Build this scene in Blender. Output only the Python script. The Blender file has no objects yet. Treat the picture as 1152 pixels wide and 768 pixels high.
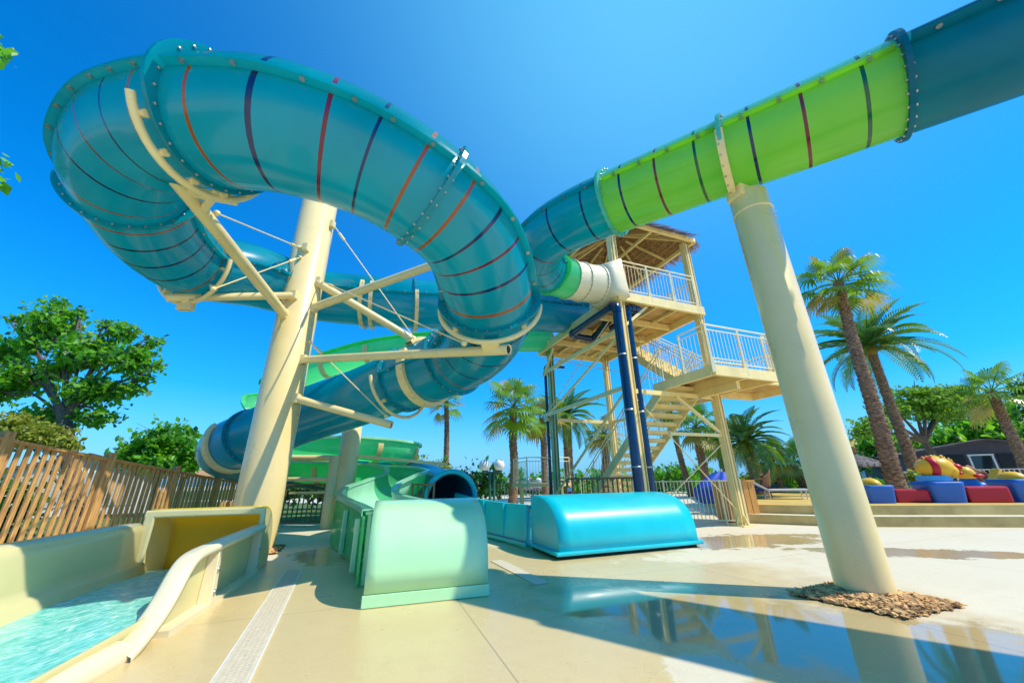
import bpy, math, random
from mathutils import Vector as V, Matrix
random.seed(7)
PI = math.pi
sc = bpy.context.scene
col = sc.collection
rnd = random.random
def uni(a, b): return a + (b - a) * random.random()

# ------------------------------------------------------------------ camera
EYE = V((0, 0, 1.25)); PITCH = math.radians(20.5); ROLL = math.radians(-1.0); FPX = 416.0
FWD = V((0, math.cos(PITCH), math.sin(PITCH)))
_r0 = V((1, 0, 0)); _u0 = _r0.cross(FWD)
RT = _r0 * math.cos(ROLL) + _u0 * math.sin(ROLL)
UP = -_r0 * math.sin(ROLL) + _u0 * math.cos(ROLL)
cd = bpy.data.cameras.new('camera'); cam = bpy.data.objects.new('camera', cd); col.objects.link(cam)
cam.matrix_world = Matrix(((RT.x, UP.x, -FWD.x, EYE.x), (RT.y, UP.y, -FWD.y, EYE.y), (RT.z, UP.z, -FWD.z, EYE.z), (0, 0, 0, 1)))
cd.sensor_width = 36; cd.lens = 36 * FPX / 1152; cd.clip_start = 0.05; cd.clip_end = 3000
sc.camera = cam
# survey helpers: a sight line through the photograph turned into a real point at a known depth or height
def ray(x, y): return (FWD * FPX + RT * (x - 576) + UP * (384 - y)).normalized()
def at(x, y, Y): d = ray(x, y); return EYE + d * (Y / d.y)
def G(x, y, z=0.0): d = ray(x, y); return EYE + d * ((z - EYE.z) / d.z)
def above(x, y, p): d = ray(x, y); return EYE.z + d.z * math.hypot(p[0], p[1]) / math.hypot(d.x, d.y)

# ------------------------------------------------------------------ materials
def nodes_of(m):
    m.use_nodes = True; nt = m.node_tree; nt.nodes.clear(); return nt, nt.nodes, nt.links
def mat(name, c, rough=0.5, var=0.15, scale=3.0, c2=None, bump=0.0, bscale=40.0, trans=0.0, tcol=None, metal=0.0, coat=0.0, spec=0.5, stretch=None, grime=0.0):
    m = bpy.data.materials.new(name); nt, N, L = nodes_of(m)
    out = N.new('ShaderNodeOutputMaterial'); p = N.new('ShaderNodeBsdfPrincipled')
    tc = N.new('ShaderNodeTexCoord'); src = tc.outputs['Object']
    if stretch:
        mp = N.new('ShaderNodeMapping'); mp.inputs['Scale'].default_value = stretch; L.new(src, mp.inputs['Vector']); src = mp.outputs['Vector']
    nz = N.new('ShaderNodeTexNoise'); nz.inputs['Scale'].default_value = scale; nz.inputs['Detail'].default_value = 6; nz.inputs['Roughness'].default_value = 0.6
    L.new(src, nz.inputs['Vector'])
    rp = N.new('ShaderNodeValToRGB')
    a = [max(0, x * (1 - var)) for x in c]; b = [min(1, x * (1 + var)) for x in (c2 or c)]
    rp.color_ramp.elements[0].position = 0.32; rp.color_ramp.elements[1].position = 0.68
    rp.color_ramp.elements[0].color = (*a, 1); rp.color_ramp.elements[1].color = (*b, 1)
    L.new(nz.outputs['Fac'], rp.inputs['Fac'])
    cout = rp.outputs['Color']
    if grime:
        g = N.new('ShaderNodeTexNoise'); g.inputs['Scale'].default_value = scale * 0.35; g.inputs['Detail'].default_value = 8
        mp2 = N.new('ShaderNodeMapping'); mp2.inputs['Scale'].default_value = (2.2, 2.2, 0.35); L.new(tc.outputs['Object'], mp2.inputs['Vector']); L.new(mp2.outputs['Vector'], g.inputs['Vector'])
        gr = N.new('ShaderNodeMapRange'); gr.inputs['From Min'].default_value = 0.48; gr.inputs['From Max'].default_value = 0.75; gr.inputs['To Max'].default_value = grime; L.new(g.outputs['Fac'], gr.inputs['Value'])
        mx = N.new('ShaderNodeMix'); mx.data_type = 'RGBA'; L.new(gr.outputs['Result'], mx.inputs['Factor']); L.new(cout, mx.inputs['A'])
        mx.inputs['B'].default_value = (c[0] * 0.45, c[1] * 0.42, c[2] * 0.36, 1); cout = mx.outputs['Result']
    if grime:
        f2 = N.new('ShaderNodeTexNoise'); f2.inputs['Scale'].default_value = 26; f2.inputs['Detail'].default_value = 4; L.new(mp2.outputs['Vector'], f2.inputs['Vector'])
        g2 = N.new('ShaderNodeMapRange'); g2.inputs['From Min'].default_value = 0.58; g2.inputs['From Max'].default_value = 0.78; g2.inputs['To Max'].default_value = grime * 0.7; L.new(f2.outputs['Fac'], g2.inputs['Value'])
        mx2 = N.new('ShaderNodeMix'); mx2.data_type = 'RGBA'; L.new(g2.outputs['Result'], mx2.inputs['Factor']); L.new(cout, mx2.inputs['A']); mx2.inputs['B'].default_value = (c[0] * .6 + .08, c[1] * .6 + .07, c[2] * .6 + .05, 1); cout = mx2.outputs['Result']
    L.new(cout, p.inputs['Base Color'])
    rr = N.new('ShaderNodeMapRange'); rr.inputs['To Min'].default_value = rough * 0.75; rr.inputs['To Max'].default_value = min(1, rough * 1.3)
    L.new(nz.outputs['Fac'], rr.inputs['Value']); L.new(rr.outputs['Result'], p.inputs['Roughness'])
    p.inputs['Metallic'].default_value = metal; p.inputs['Coat Weight'].default_value = coat; p.inputs['Coat Roughness'].default_value = 0.06
    p.inputs['Specular IOR Level'].default_value = spec
    if bump:
        bz = N.new('ShaderNodeTexNoise'); bz.inputs['Scale'].default_value = bscale; bz.inputs['Detail'].default_value = 5; L.new(src, bz.inputs['Vector'])
        bp = N.new('ShaderNodeBump'); bp.inputs['Strength'].default_value = bump; bp.inputs['Distance'].default_value = 0.02
        L.new(bz.outputs['Fac'], bp.inputs['Height']); L.new(bp.outputs['Normal'], p.inputs['Normal'])
    sh = p.outputs['BSDF']
    if trans:
        t = N.new('ShaderNodeBsdfTranslucent')
        if tcol: t.inputs['Color'].default_value = (*tcol, 1)
        else: L.new(cout, t.inputs['Color'])
        ms = N.new('ShaderNodeMixShader'); ms.inputs['Fac'].default_value = trans
        L.new(sh, ms.inputs[1]); L.new(t.outputs['BSDF'], ms.inputs[2]); sh = ms.outputs['Shader']
    L.new(sh, out.inputs['Surface'])
    return m
def fibre(name, c, c2=None, trans=0.4, tcol=None, var=0.12):
    return mat(name, c, rough=0.2, var=var, scale=0.9, c2=c2, bump=0.05, bscale=5.0, trans=trans, tcol=tcol, coat=0.3, spec=0.5, grime=0.22)
M = {}
M['teal'] = fibre('teal fibreglass', (0.0, 0.30, 0.385), (0.0, 0.36, 0.445), 0.44, (0.0, 0.62, 0.64))
M['blue'] = fibre('deep blue fibreglass', (0.0, 0.31, 0.42), (0.0, 0.37, 0.48), 0.42, (0.0, 0.58, 0.62))
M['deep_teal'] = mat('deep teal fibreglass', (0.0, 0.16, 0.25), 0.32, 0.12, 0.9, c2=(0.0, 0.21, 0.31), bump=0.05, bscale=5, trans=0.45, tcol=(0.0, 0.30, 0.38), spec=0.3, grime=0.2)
M['blue_solid'] = mat('opaque blue gelcoat', (0.0, 0.28, 0.42), 0.3, 0.08, 1.0, c2=(0.0, 0.34, 0.50), bump=0.05, bscale=5, coat=0.2, grime=0.22)
M['cyan'] = mat('cyan gelcoat', (0.0, 0.51, 0.59), 0.36, 0.05, 1.0, c2=(0.0, 0.57, 0.65), bump=0.05, bscale=5, coat=0.12, grime=0.2)
M['lime'] = fibre('lime fibreglass', (0.22, 0.60, 0.10), (0.30, 0.64, 0.09), 0.5, (0.50, 0.92, 0.06))
M['lime_sheen'] = fibre('lime fibreglass with sky sheen', (0.10, 0.62, 0.52), None, 0.35, (0.3, 0.8, 0.2))  # sky reflection on the sunlit upper half of the lime tube, painted as aqua
M['emerald'] = fibre('emerald fibreglass', (0.10, 0.68, 0.30), (0.15, 0.76, 0.35), 0.5, (0.12, 0.98, 0.30))
M['mint'] = mat('mint gelcoat', (0.50, 0.88, 0.45), 0.3, 0.06, 1.2, coat=0.3, bump=0.03, bscale=6, grime=0.12)
M['mint_pale'] = fibre('pale mint gelcoat', (0.42, 0.86, 0.56), None, 0.25, (0.3, 0.8, 0.4))
M['cream'] = mat('cream painted steel', (0.88, 0.68, 0.30), 0.28, 0.05, 1.5, coat=0.2, bump=0.03, bscale=9, grime=0.2)
M['cream_tower'] = mat('weathered cream steel', (0.93, 0.73, 0.30), 0.42, 0.06, 2.5, bump=0.04, bscale=18, grime=0.35)
M['cream_fibre'] = mat('cream gelcoat', (0.89, 0.82, 0.44), 0.3, 0.05, 1.6, coat=0.3, bump=0.02, bscale=6, trans=0.32, tcol=(0.95, 0.80, 0.06), grime=0.15)
M['white_fibre'] = mat('cream white gelcoat', (0.80, 0.70, 0.45), 0.4, 0.05, 1.6, coat=0.1, grime=0.15)
M['orange_band'] = mat('orange band', (0.30, 0.07, 0.006), 0.25, 0.1, 3, coat=0.4)
M['navy_band'] = mat('navy band', (0.002, 0.012, 0.075), 0.25, 0.1, 3, coat=0.4)
M['red_band'] = mat('crimson band', (0.15, 0.003, 0.018), 0.25, 0.1, 3, coat=0.4)
M['green_band'] = mat('dark green band', (0.0, 0.09, 0.02), 0.25, 0.1, 3, coat=0.4)
M['navy_pipe'] = mat('navy pvc', (0.0, 0.025, 0.09), 0.22, 0.15, 3, coat=0.3)
M['dark'] = mat('dark interior', (0.01, 0.012, 0.015), 0.7)
M['hood_shade'] = mat('shaded cream gelcoat', (0.80, 0.62, 0.05), 0.35, 0.06, 1.4, trans=0.35, tcol=(0.98, 0.75, 0.03), grime=0.15)  # deep yellow shade inside the hood, put into the colour of cream gelcoat
M['orange_tape'] = mat('orange tape', (0.75, 0.16, 0.02), 0.4, 0.1, 6)
M['steel'] = mat('galvanised steel', (0.45, 0.45, 0.44), 0.35, 0.15, 12, metal=0.85)
M['wood'] = mat('weathered fence timber', (0.50, 0.25, 0.07), 0.7, 0.35, 5, (0.60, 0.33, 0.11), bump=0.35, bscale=30, stretch=(9, 9, 0.7))
M['wood_dark'] = mat('brown painted steel', (0.24, 0.15, 0.065), 0.5, 0.25, 6)
M['wood_bin'] = mat('orange timber', (0.66, 0.32, 0.07), 0.6, 0.25, 5, bump=0.2, bscale=30, stretch=(8, 8, 0.7))
M['ply'] = mat('plywood soffit', (0.52, 0.33, 0.13), 0.6, 0.35, 2.2)
M['thatch'] = mat('dry thatch', (0.34, 0.18, 0.07), 0.9, 0.5, 14, (0.48, 0.28, 0.12), bump=0.8, bscale=60)
M['thatch_grey'] = mat('grey thatch', (0.20, 0.18, 0.17), 0.9, 0.4, 14, bump=0.8, bscale=60)
M['white'] = mat('white paint', (0.78, 0.77, 0.72), 0.45, 0.06, 4)
M['post_green_cast'] = mat('cream steel with green cast', (0.34, 0.50, 0.26), 0.42, 0.12, 2.5, grime=0.25)  # green reflection on the shaded cream leg, put into its base colour
M['rail_white'] = mat('cream white railing paint', (0.92, 0.80, 0.48), 0.4, 0.08, 4)
M['leaf'] = mat('broad leaf', (0.045, 0.20, 0.015), 0.4, 0.4, 2.5, (0.15, 0.40, 0.03), trans=0.45, tcol=(0.28, 0.70, 0.02))
M['leaf_yellow'] = mat('yellow green leaf', (0.16, 0.20, 0.02), 0.5, 0.3, 2.5, (0.30, 0.34, 0.04), trans=0.35, tcol=(0.45, 0.5, 0.03))
M['leaf_pine'] = mat('pine needles', (0.07, 0.20, 0.02), 0.6, 0.3, 2.0, (0.18, 0.38, 0.03), trans=0.3, tcol=(0.35, 0.62, 0.03))
M['leaf_dark'] = mat('dark leaf', (0.015, 0.07, 0.02), 0.5, 0.3, 2.0, (0.05, 0.16, 0.03), trans=0.25, tcol=(0.08, 0.28, 0.03))
M['palm'] = mat('fan palm leaf', (0.05, 0.17, 0.015), 0.35, 0.35, 1.5, (0.14, 0.30, 0.02), trans=0.35, tcol=(0.30, 0.55, 0.02))
M['palm_yellow'] = mat('yellowed palm leaf', (0.25, 0.21, 0.03), 0.5, 0.3, 1.5, (0.42, 0.34, 0.06), trans=0.3, tcol=(0.55, 0.45, 0.05))
M['palm_feather'] = mat('date palm leaf', (0.035, 0.14, 0.025), 0.35, 0.3, 1.5, (0.10, 0.25, 0.03), trans=0.3, tcol=(0.2, 0.45, 0.03))
M['bark_palm'] = mat('palm bark', (0.15, 0.085, 0.055), 0.9, 0.45, 6, (0.30, 0.19, 0.11), bump=1.0, bscale=14, stretch=(1, 1, 3.5))
M['bark'] = mat('grey bark', (0.10, 0.07, 0.045), 0.9, 0.4, 8, (0.17, 0.12, 0.08), bump=0.8, bscale=20, stretch=(3, 3, 0.6))
M['mulch'] = mat('bark chips', (0.38, 0.18, 0.05), 0.75, 0.5, 9, (0.66, 0.40, 0.16), bump=0.3, bscale=30)
M['soil'] = mat('dark soil', (0.09, 0.05, 0.025), 0.9, 0.4, 20, bump=0.6, bscale=40)
M['grass'] = mat('grass', (0.05, 0.11, 0.02), 0.9, 0.5, 1.4, (0.10, 0.17, 0.03), bump=0.6, bscale=60)
M['terrace'] = mat('ochre terrace riser', (0.50, 0.35, 0.10), 0.6, 0.2, 1.2, (0.58, 0.42, 0.15), grime=0.3)
M['terrace_top'] = mat('yellow terrace floor', (0.62, 0.42, 0.09), 0.6, 0.12, 1.5)
M['tread'] = mat('pale step tread', (0.74, 0.68, 0.50), 0.5, 0.08, 2)
M['blue_foam'] = mat('blue soft play vinyl', (0.015, 0.13, 0.48), 0.42, 0.06, 3)
M['red_foam'] = mat('red soft play vinyl', (0.52, 0.006, 0.015), 0.42, 0.06, 3)
M['yellow_foam'] = mat('yellow soft play vinyl', (0.85, 0.47, 0.015), 0.4, 0.06, 3)
M['sky_foam'] = mat('light blue vinyl', (0.10, 0.42, 0.72), 0.42, 0.06, 3)
M['canvas_blue'] = mat('blue canvas', (0.0, 0.06, 0.48), 0.6, 0.2, 3, bump=0.3, bscale=8)
M['wicker'] = mat('brown wicker', (0.26, 0.11, 0.035), 0.6, 0.5, 60, bump=0.6, bscale=90)
M['wall_dark'] = mat('dark grey cladding', (0.075, 0.065, 0.075), 0.7, 0.2, 3)
M['roof_dark'] = mat('dark roof tiles', (0.10, 0.075, 0.075), 0.7, 0.3, 8, bump=0.4, bscale=20)
M['roof_orange'] = mat('terracotta roof', (0.55, 0.27, 0.12), 0.8, 0.25, 6)
M['shutter'] = mat('white louvre', (0.72, 0.73, 0.74), 0.5, 0.05, 3)
M['glass'] = mat('dark window glass', (0.02, 0.03, 0.035), 0.06, 0.1, 2, spec=0.8)
M['globe'] = mat('frosted lamp globe', (0.82, 0.82, 0.80), 0.3, 0.01, 3)
M['lamp_green'] = mat('green lamp post paint', (0.02, 0.13, 0.10), 0.4, 0.1, 4)
M['sign_red'] = mat('red sign', (0.55, 0.01, 0.02), 0.4, 0.05, 4)
M['drain'] = mat('plastic drain grating', (0.66, 0.58, 0.42), 0.5, 0.12, 30)
M['drain_hole'] = mat('drain slot', (0.56, 0.46, 0.30), 0.8, 0.1, 10)

def paving():
    m = bpy.data.materials.new('wet concrete paving'); nt, N, L = nodes_of(m)
    out = N.new('ShaderNodeOutputMaterial'); p = N.new('ShaderNodeBsdfPrincipled')
    geo = N.new('ShaderNodeNewGeometry'); pos = geo.outputs['Position']
    def math_(op, a, b=None, clamp=False):
        n = N.new('ShaderNodeMath'); n.operation = op; n.use_clamp = clamp
        for i, v in enumerate((a, b)):
            if v is None: continue
            if isinstance(v, (int, float)): n.inputs[i].default_value = v
            else: L.new(v, n.inputs[i])
        return n.outputs[0]
    def noise(scale, detail=6, rough=0.6, off=(0, 0, 0)):
        mp = N.new('ShaderNodeMapping'); mp.inputs['Location'].default_value = off; L.new(pos, mp.inputs['Vector'])
        n = N.new('ShaderNodeTexNoise'); n.inputs['Scale'].default_value = scale; n.inputs['Detail'].default_value = detail; n.inputs['Roughness'].default_value = rough
        L.new(mp.outputs['Vector'], n.inputs['Vector']); return n.outputs['Fac']
    def smooth(v, a, b):
        n = N.new('ShaderNodeMapRange'); n.interpolation_type = 'SMOOTHSTEP'; n.inputs['From Min'].default_value = a; n.inputs['From Max'].default_value = b; L.new(v, n.inputs['Value']); return n.outputs['Result']
    def blob(cx, cy, rx, ry, rot=0.0):          # 1 inside, 0 outside, soft
        mp = N.new('ShaderNodeMapping'); mp.vector_type = 'TEXTURE'
        mp.inputs['Location'].default_value = (cx, cy, 0); mp.inputs['Rotation'].default_value = (0, 0, rot); mp.inputs['Scale'].default_value = (rx, ry, 1000)
        L.new(pos, mp.inputs['Vector'])
        ln = N.new('ShaderNodeVectorMath'); ln.operation = 'LENGTH'; L.new(mp.outputs['Vector'], ln.inputs[0])
        return ln.outputs['Value']
    def mixc(f, a, b):
        n = N.new('ShaderNodeMix'); n.data_type = 'RGBA'; L.new(f, n.inputs['Factor'])
        for k, v in (('A', a), ('B', b)):
            if isinstance(v, tuple): n.inputs[k].default_value = (*v, 1)
            else: L.new(v, n.inputs[k])
        return n.outputs['Result']
    nbig = noise(0.45, 7, 0.62); nmid = noise(1.7, 7, 0.65, (3, 7, 0)); nfine = noise(55, 4, 0.7)
    # how wet: near the landing lanes and in the sheet of water on the right
    wob = math_('MULTIPLY', math_('SUBTRACT', nmid, 0.5), 0.9)
    wet1 = smooth(math_('ADD', blob(-0.2, 4.2, 4.2, 4.4), wob), 1.25, 0.75)           # damp foreground
    pud = smooth(math_('ADD', blob(2.4, 3.95, 2.7, 1.0, -0.60), math_('MULTIPLY', wob, 1.9)), 1.10, 0.70)
    pud2 = smooth(math_('ADD', blob(4.6, 8.6, 2.4, 1.0, 0.2), math_('MULTIPLY', wob, 2.0)), 0.9, 0.7)
    pud3 = smooth(math_('ADD', blob(-3.3, 8.1, 1.0, 1.2), math_('MULTIPLY', wob, 1.2)), 1.0, 0.8)
    pud4 = smooth(math_('ADD', blob(6.8, 7.0, 2.6, 0.5, -0.25), math_('MULTIPLY', wob, 2.4)), 0.85, 0.7)
    puddle = math_('MAXIMUM', math_('MAXIMUM', pud, math_('MULTIPLY', pud2, 0.85)), math_('MULTIPLY', math_('MAXIMUM', pud3, pud4), 0.75))
    dry = smooth(math_('ADD', blob(1.30, 3.20, 0.33, 0.25), math_('MULTIPLY', math_('SUBTRACT', noise(4.5, 8, 0.7), 0.5), 1.5)), 1.0, 0.88)
    dry2 = smooth(math_('ADD', blob(3.7, 7.1, 2.0, 0.5, 0.15), math_('MULTIPLY', math_('SUBTRACT', noise(2.2, 8, 0.7), 0.5), 2.4)), 0.9, 0.75)
    notdry = math_('SUBTRACT', 1.0, math_('MAXIMUM', dry, dry2), True)
    puddle = math_('MULTIPLY', puddle, notdry); wet = math_('MULTIPLY', math_('MAXIMUM', wet1, puddle), notdry)
    c_dry = mixc(nbig, (0.68, 0.58, 0.38), (0.78, 0.71, 0.53))
    c_wet = mixc(nbig, (0.66, 0.47, 0.18), (0.78, 0.60, 0.28))
    c_pud = mixc(nmid, (0.50, 0.35, 0.14), (0.62, 0.46, 0.22))
    c = mixc(math_('MULTIPLY', wet, 0.85), c_dry, c_wet); c = mixc(math_('MULTIPLY', puddle, 0.85), c, c_pud)
    spk = smooth(nfine, 0.35, 0.75)
    c = mixc(math_('MULTIPLY', spk, 0.20), c, (0.28, 0.20, 0.11))
    mot = smooth(noise(7.5, 8, 0.75, (5, 1, 0)), 0.45, 0.72); c = mixc(math_('MULTIPLY', mot, 0.16), c, (0.40, 0.28, 0.13))
    stain = smooth(noise(0.9, 9, 0.7, (11, 3, 0)), 0.55, 0.8)
    c = mixc(math_('MULTIPLY', stain, 0.4), c, (0.36, 0.24, 0.10))
    # saw-cut joints on the grid of the slides
    mp = N.new('ShaderNodeMapping'); mp.inputs['Rotation'].default_value = (0, 0, math.radians(-20)); mp.inputs['Location'].default_value = (0.75, 0.35, 0); L.new(pos, mp.inputs['Vector'])
    sx = N.new('ShaderNodeSeparateXYZ'); L.new(mp.outputs['Vector'], sx.inputs[0])
    def joint(o):
        f = math_('ABSOLUTE', math_('SUBTRACT', math_('FRACT', math_('DIVIDE', o, 3.6)), 0.5)); return smooth(f, 0.0026, 0.0010)
    jn = math_('MAXIMUM', joint(sx.outputs[0]), joint(sx.outputs[1]))
    c = mixc(math_('MULTIPLY', jn, 0.5), c, (0.20, 0.15, 0.09))
    L.new(c, p.inputs['Base Color'])
    ro = math_('SUBTRACT', 0.62, math_('MULTIPLY', wet, 0.34)); ro = math_('MULTIPLY', ro, math_('SUBTRACT', 1.0, math_('MULTIPLY', puddle, 0.93)))
    ro = math_('ADD', ro, math_('MULTIPLY', math_('SUBTRACT', nmid, 0.5), 0.05)); ro = math_('MAXIMUM', ro, 0.05); L.new(ro, p.inputs['Roughness'])
    p.inputs['IOR'].default_value = 1.7
    bp = N.new('ShaderNodeBump'); bp.inputs['Distance'].default_value = 0.004
    L.new(math_('MULTIPLY', math_('SUBTRACT', 1.0, puddle), 0.35), bp.inputs['Strength']); L.new(nfine, bp.inputs['Height']); L.new(bp.outputs['Normal'], p.inputs['Normal'])
    L.new(p.outputs['BSDF'], out.inputs['Surface']); return m
def water_mat():
    m = bpy.data.materials.new('turquoise splash water'); nt, N, L = nodes_of(m)
    out = N.new('ShaderNodeOutputMaterial'); p = N.new('ShaderNodeBsdfPrincipled'); tc = N.new('ShaderNodeTexCoord')
    mp = N.new('ShaderNodeMapping'); mp.inputs['Rotation'].default_value = (0, 0, math.radians(-20)); mp.inputs['Scale'].default_value = (3.6, 2.0, 1); L.new(tc.outputs['Object'], mp.inputs['Vector'])
    n = N.new('ShaderNodeTexNoise'); n.inputs['Scale'].default_value = 3.2; n.inputs['Detail'].default_value = 7; n.inputs['Distortion'].default_value = 1.6; L.new(mp.outputs['Vector'], n.inputs['Vector'])
    r = N.new('ShaderNodeValToRGB'); e = r.color_ramp.elements; e[0].position = 0.36; e[0].color = (0.12, 0.60, 0.48, 1); e[1].position = 0.60; e[1].color = (0.34, 0.80, 0.66, 1)
    x = e.new(0.72); x.color = (0.72, 0.88, 0.80, 1); L.new(n.outputs['Fac'], r.inputs['Fac']); L.new(r.outputs['Color'], p.inputs['Base Color'])
    p.inputs['Roughness'].default_value = 0.06; p.inputs['IOR'].default_value = 1.33
    b = N.new('ShaderNodeBump'); b.inputs['Strength'].default_value = 0.45; b.inputs['Distance'].default_value = 0.03; L.new(n.outputs['Fac'], b.inputs['Height']); L.new(b.outputs['Normal'], p.inputs['Normal'])
    L.new(p.outputs['BSDF'], out.inputs['Surface']); return m
M['paving'] = paving(); M['water'] = water_mat()

# ------------------------------------------------------------------ mesh building
class MB:
    def __init__(s): s.v = []; s.f = []; s.m = []; s.s = []
    def add(s, vs, fs, mi=0, smooth=False):
        o = len(s.v); s.v += [tuple(x) for x in vs]
        for f in fs: s.f.append([i + o for i in f]); s.m.append(mi); s.s.append(smooth)
    def box(s, c, sz, ax=None, mi=0):
        c = V(c); X, Y, Z = ax or (V((1, 0, 0)), V((0, 1, 0)), V((0, 0, 1)))
        h = [X * sz[0] / 2, Y * sz[1] / 2, Z * sz[2] / 2]
        vs = [c + h[0] * i + h[1] * j + h[2] * k for k in (-1, 1) for j in (-1, 1) for i in (-1, 1)]
        s.add(vs, [(0, 2, 3, 1), (4, 5, 7, 6), (0, 1, 5, 4), (2, 6, 7, 3), (0, 4, 6, 2), (1, 3, 7, 5)], mi); return s
    def bar(s, a, b, w, h=None, mi=0, up=V((0, 0, 1))):
        a = V(a); b = V(b); h = h or w; t = (b - a); l = t.length; t.normalize()
        X = t.cross(up)
        if X.length < 1e-4: X = t.cross(V((0, 1, 0)))
        X.normalize(); Z = X.cross(t)
        return s.box((a + b) / 2, (w, l, h), (X, t, Z), mi)
    def rod(s, a, b, r, n=10, mi=0, r2=None, caps=True):
        return s.sweep([a, b], [r, r if r2 is None else r2], n, mi, caps=caps)
    def sweep(s, path, r, n=10, mi=0, caps=True, closed=False, smooth=True):
        path = [V(p) for p in path]; N = len(path); r = r if isinstance(r, (list, tuple)) else [r] * N
        prev = None; rings = []
        for i in range(N):
            t = (path[min(i + 1, N - 1)] - path[max(i - 1, 0)]).normalized()
            if prev is None:
                X = t.cross(V((0, 0, 1)))
                if X.length < 1e-3: X = t.cross(V((0, 1, 0)))
            else: X = prev - t * prev.dot(t)
            X.normalize(); prev = X; Y = X.cross(t)
            rings.append([path[i] + X * (math.cos(2 * PI * k / n) * r[i]) + Y * (math.sin(2 * PI * k / n) * r[i]) for k in range(n)])
        o = [v for g in rings for v in g]
        fs = [(i * n + k, i * n + (k + 1) % n, (i + 1) * n + (k + 1) % n, (i + 1) * n + k) for i in range(N - 1) for k in range(n)]
        s.add(o, fs, mi, smooth)
        if caps: s.add(rings[0], [tuple(range(n - 1, -1, -1))], mi); s.add(rings[-1], [tuple(range(n))], mi)
        return s
    def lathe(s, c, prof, n=24, mi=0, smooth=True, cap=True, ax=None):
        c = V(c); X, Y, Z = ax or (V((1, 0, 0)), V((0, 1, 0)), V((0, 0, 1)))
        vs = [c + X * (r * math.cos(2 * PI * k / n)) + Y * (r * math.sin(2 * PI * k / n)) + Z * z for r, z in prof for k in range(n)]
        fs = [(i * n + k, i * n + (k + 1) % n, (i + 1) * n + (k + 1) % n, (i + 1) * n + k) for i in range(len(prof) - 1) for k in range(n)]
        s.add(vs, fs, mi, smooth)
        if cap:
            s.add(vs[:n], [tuple(range(n - 1, -1, -1))], mi); s.add(vs[-n:], [tuple(range(n))], mi)
        return s
    def grid(s, rows, mi=0, smooth=True, mi_of=None):
        n = len(rows[0]); o = len(s.v)
        s.v += [tuple(p) for r in rows for p in r]
        for i in range(len(rows) - 1):
            for k in range(n - 1):
                s.f.append([o + i * n + k, o + i * n + k + 1, o + (i + 1) * n + k + 1, o + (i + 1) * n + k]); s.m.append(mi_of(i, k) if mi_of else mi); s.s.append(smooth)
        return s
    def blob(s, c, r, mi=0, n=16, m=10, ax=None):
        c = V(c); X, Y, Z = ax or (V((1, 0, 0)), V((0, 1, 0)), V((0, 0, 1)))
        rows = [[c + X * (r[0] * math.sin(PI * i / m) * math.cos(2 * PI * k / n)) + Y * (r[1] * math.sin(PI * i / m) * math.sin(2 * PI * k / n)) + Z * (r[2] * math.cos(PI * i / m)) for k in range(n + 1)] for i in range(m + 1)]
        return s.grid(rows, mi)
    def build(s, name, mats, parent=None, bevel=0.0, solid=0.0, local=False):
        me = bpy.data.meshes.new(name); off = V((0, 0, 0)) if local or parent is None else LOC[parent.name]
        me.from_pydata([tuple(V(v) - off) for v in s.v], [], s.f)
        if not isinstance(mats, (list, tuple)): mats = [mats]
        for m in mats: me.materials.append(M[m] if isinstance(m, str) else m)
        me.polygons.foreach_set('material_index', s.m); me.polygons.foreach_set('use_smooth', s.s); me.update()
        o = bpy.data.objects.new(name, me); col.objects.link(o)
        if parent: o.parent = parent; LOC[o.name] = off
        else: LOC[o.name] = V((0, 0, 0))
        if solid:
            md = o.modifiers.new('solid', 'SOLIDIFY'); md.thickness = solid; md.offset = 0
        if bevel:
            md = o.modifiers.new('bevel', 'BEVEL'); md.width = bevel; md.segments = 2; md.limit_method = 'ANGLE'; md.angle_limit = math.radians(40)
        return o
LOC = {}
def tag(o, label, cat, group=None, kind=None):
    if label: o['label'] = label
    if cat: o['category'] = cat
    if group: o['group'] = group
    if kind: o['kind'] = kind
    return o
def thing(name, label, cat, loc=(0, 0, 0), rz=0.0, group=None):
    o = bpy.data.objects.new(name, None); col.objects.link(o); o.location = loc; o.rotation_euler = (0, 0, rz); o.empty_display_size = 0.2
    LOC[o.name] = V(loc); return tag(o, label, cat, group)
def dup(root, loc, rz, label=None, scale=1.0):
    r = root.copy(); col.objects.link(r); r.location = loc; r.rotation_euler = (0, 0, rz); r.scale = (scale,) * 3
    if label: r['label'] = label
    for ch in list(root.children):
        c = ch.copy(); col.objects.link(c); c.parent = r
        for g in list(ch.children):
            d = g.copy(); col.objects.link(d); d.parent = c
    return r
def struct(name, mb, m, **k): o = mb.build(name, m, **k); o['kind'] = 'structure'; return o
def catmull(P, per=12):
    P = [V(p) for p in P]; out = []; n = len(P)
    for i in range(n - 1):
        p0 = P[i - 1] if i else P[0] * 2 - P[1]; p1, p2 = P[i], P[i + 1]; p3 = P[i + 2] if i + 2 < n else P[-1] * 2 - P[-2]
        for k in range(per):
            t = k / per
            out.append(0.5 * ((2 * p1) + (p2 - p0) * t + (2 * p0 - 5 * p1 + 4 * p2 - p3) * t * t + (3 * p1 - p0 - 3 * p2 + p3) * t ** 3))
    out.append(P[-1]); return out
U_ = V((0.93, 0.36, 0)).normalized(); V_ = V((-U_.y, U_.x, 0)); Z_ = V((0, 0, 1))      # grid of tower and landing lanes

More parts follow.
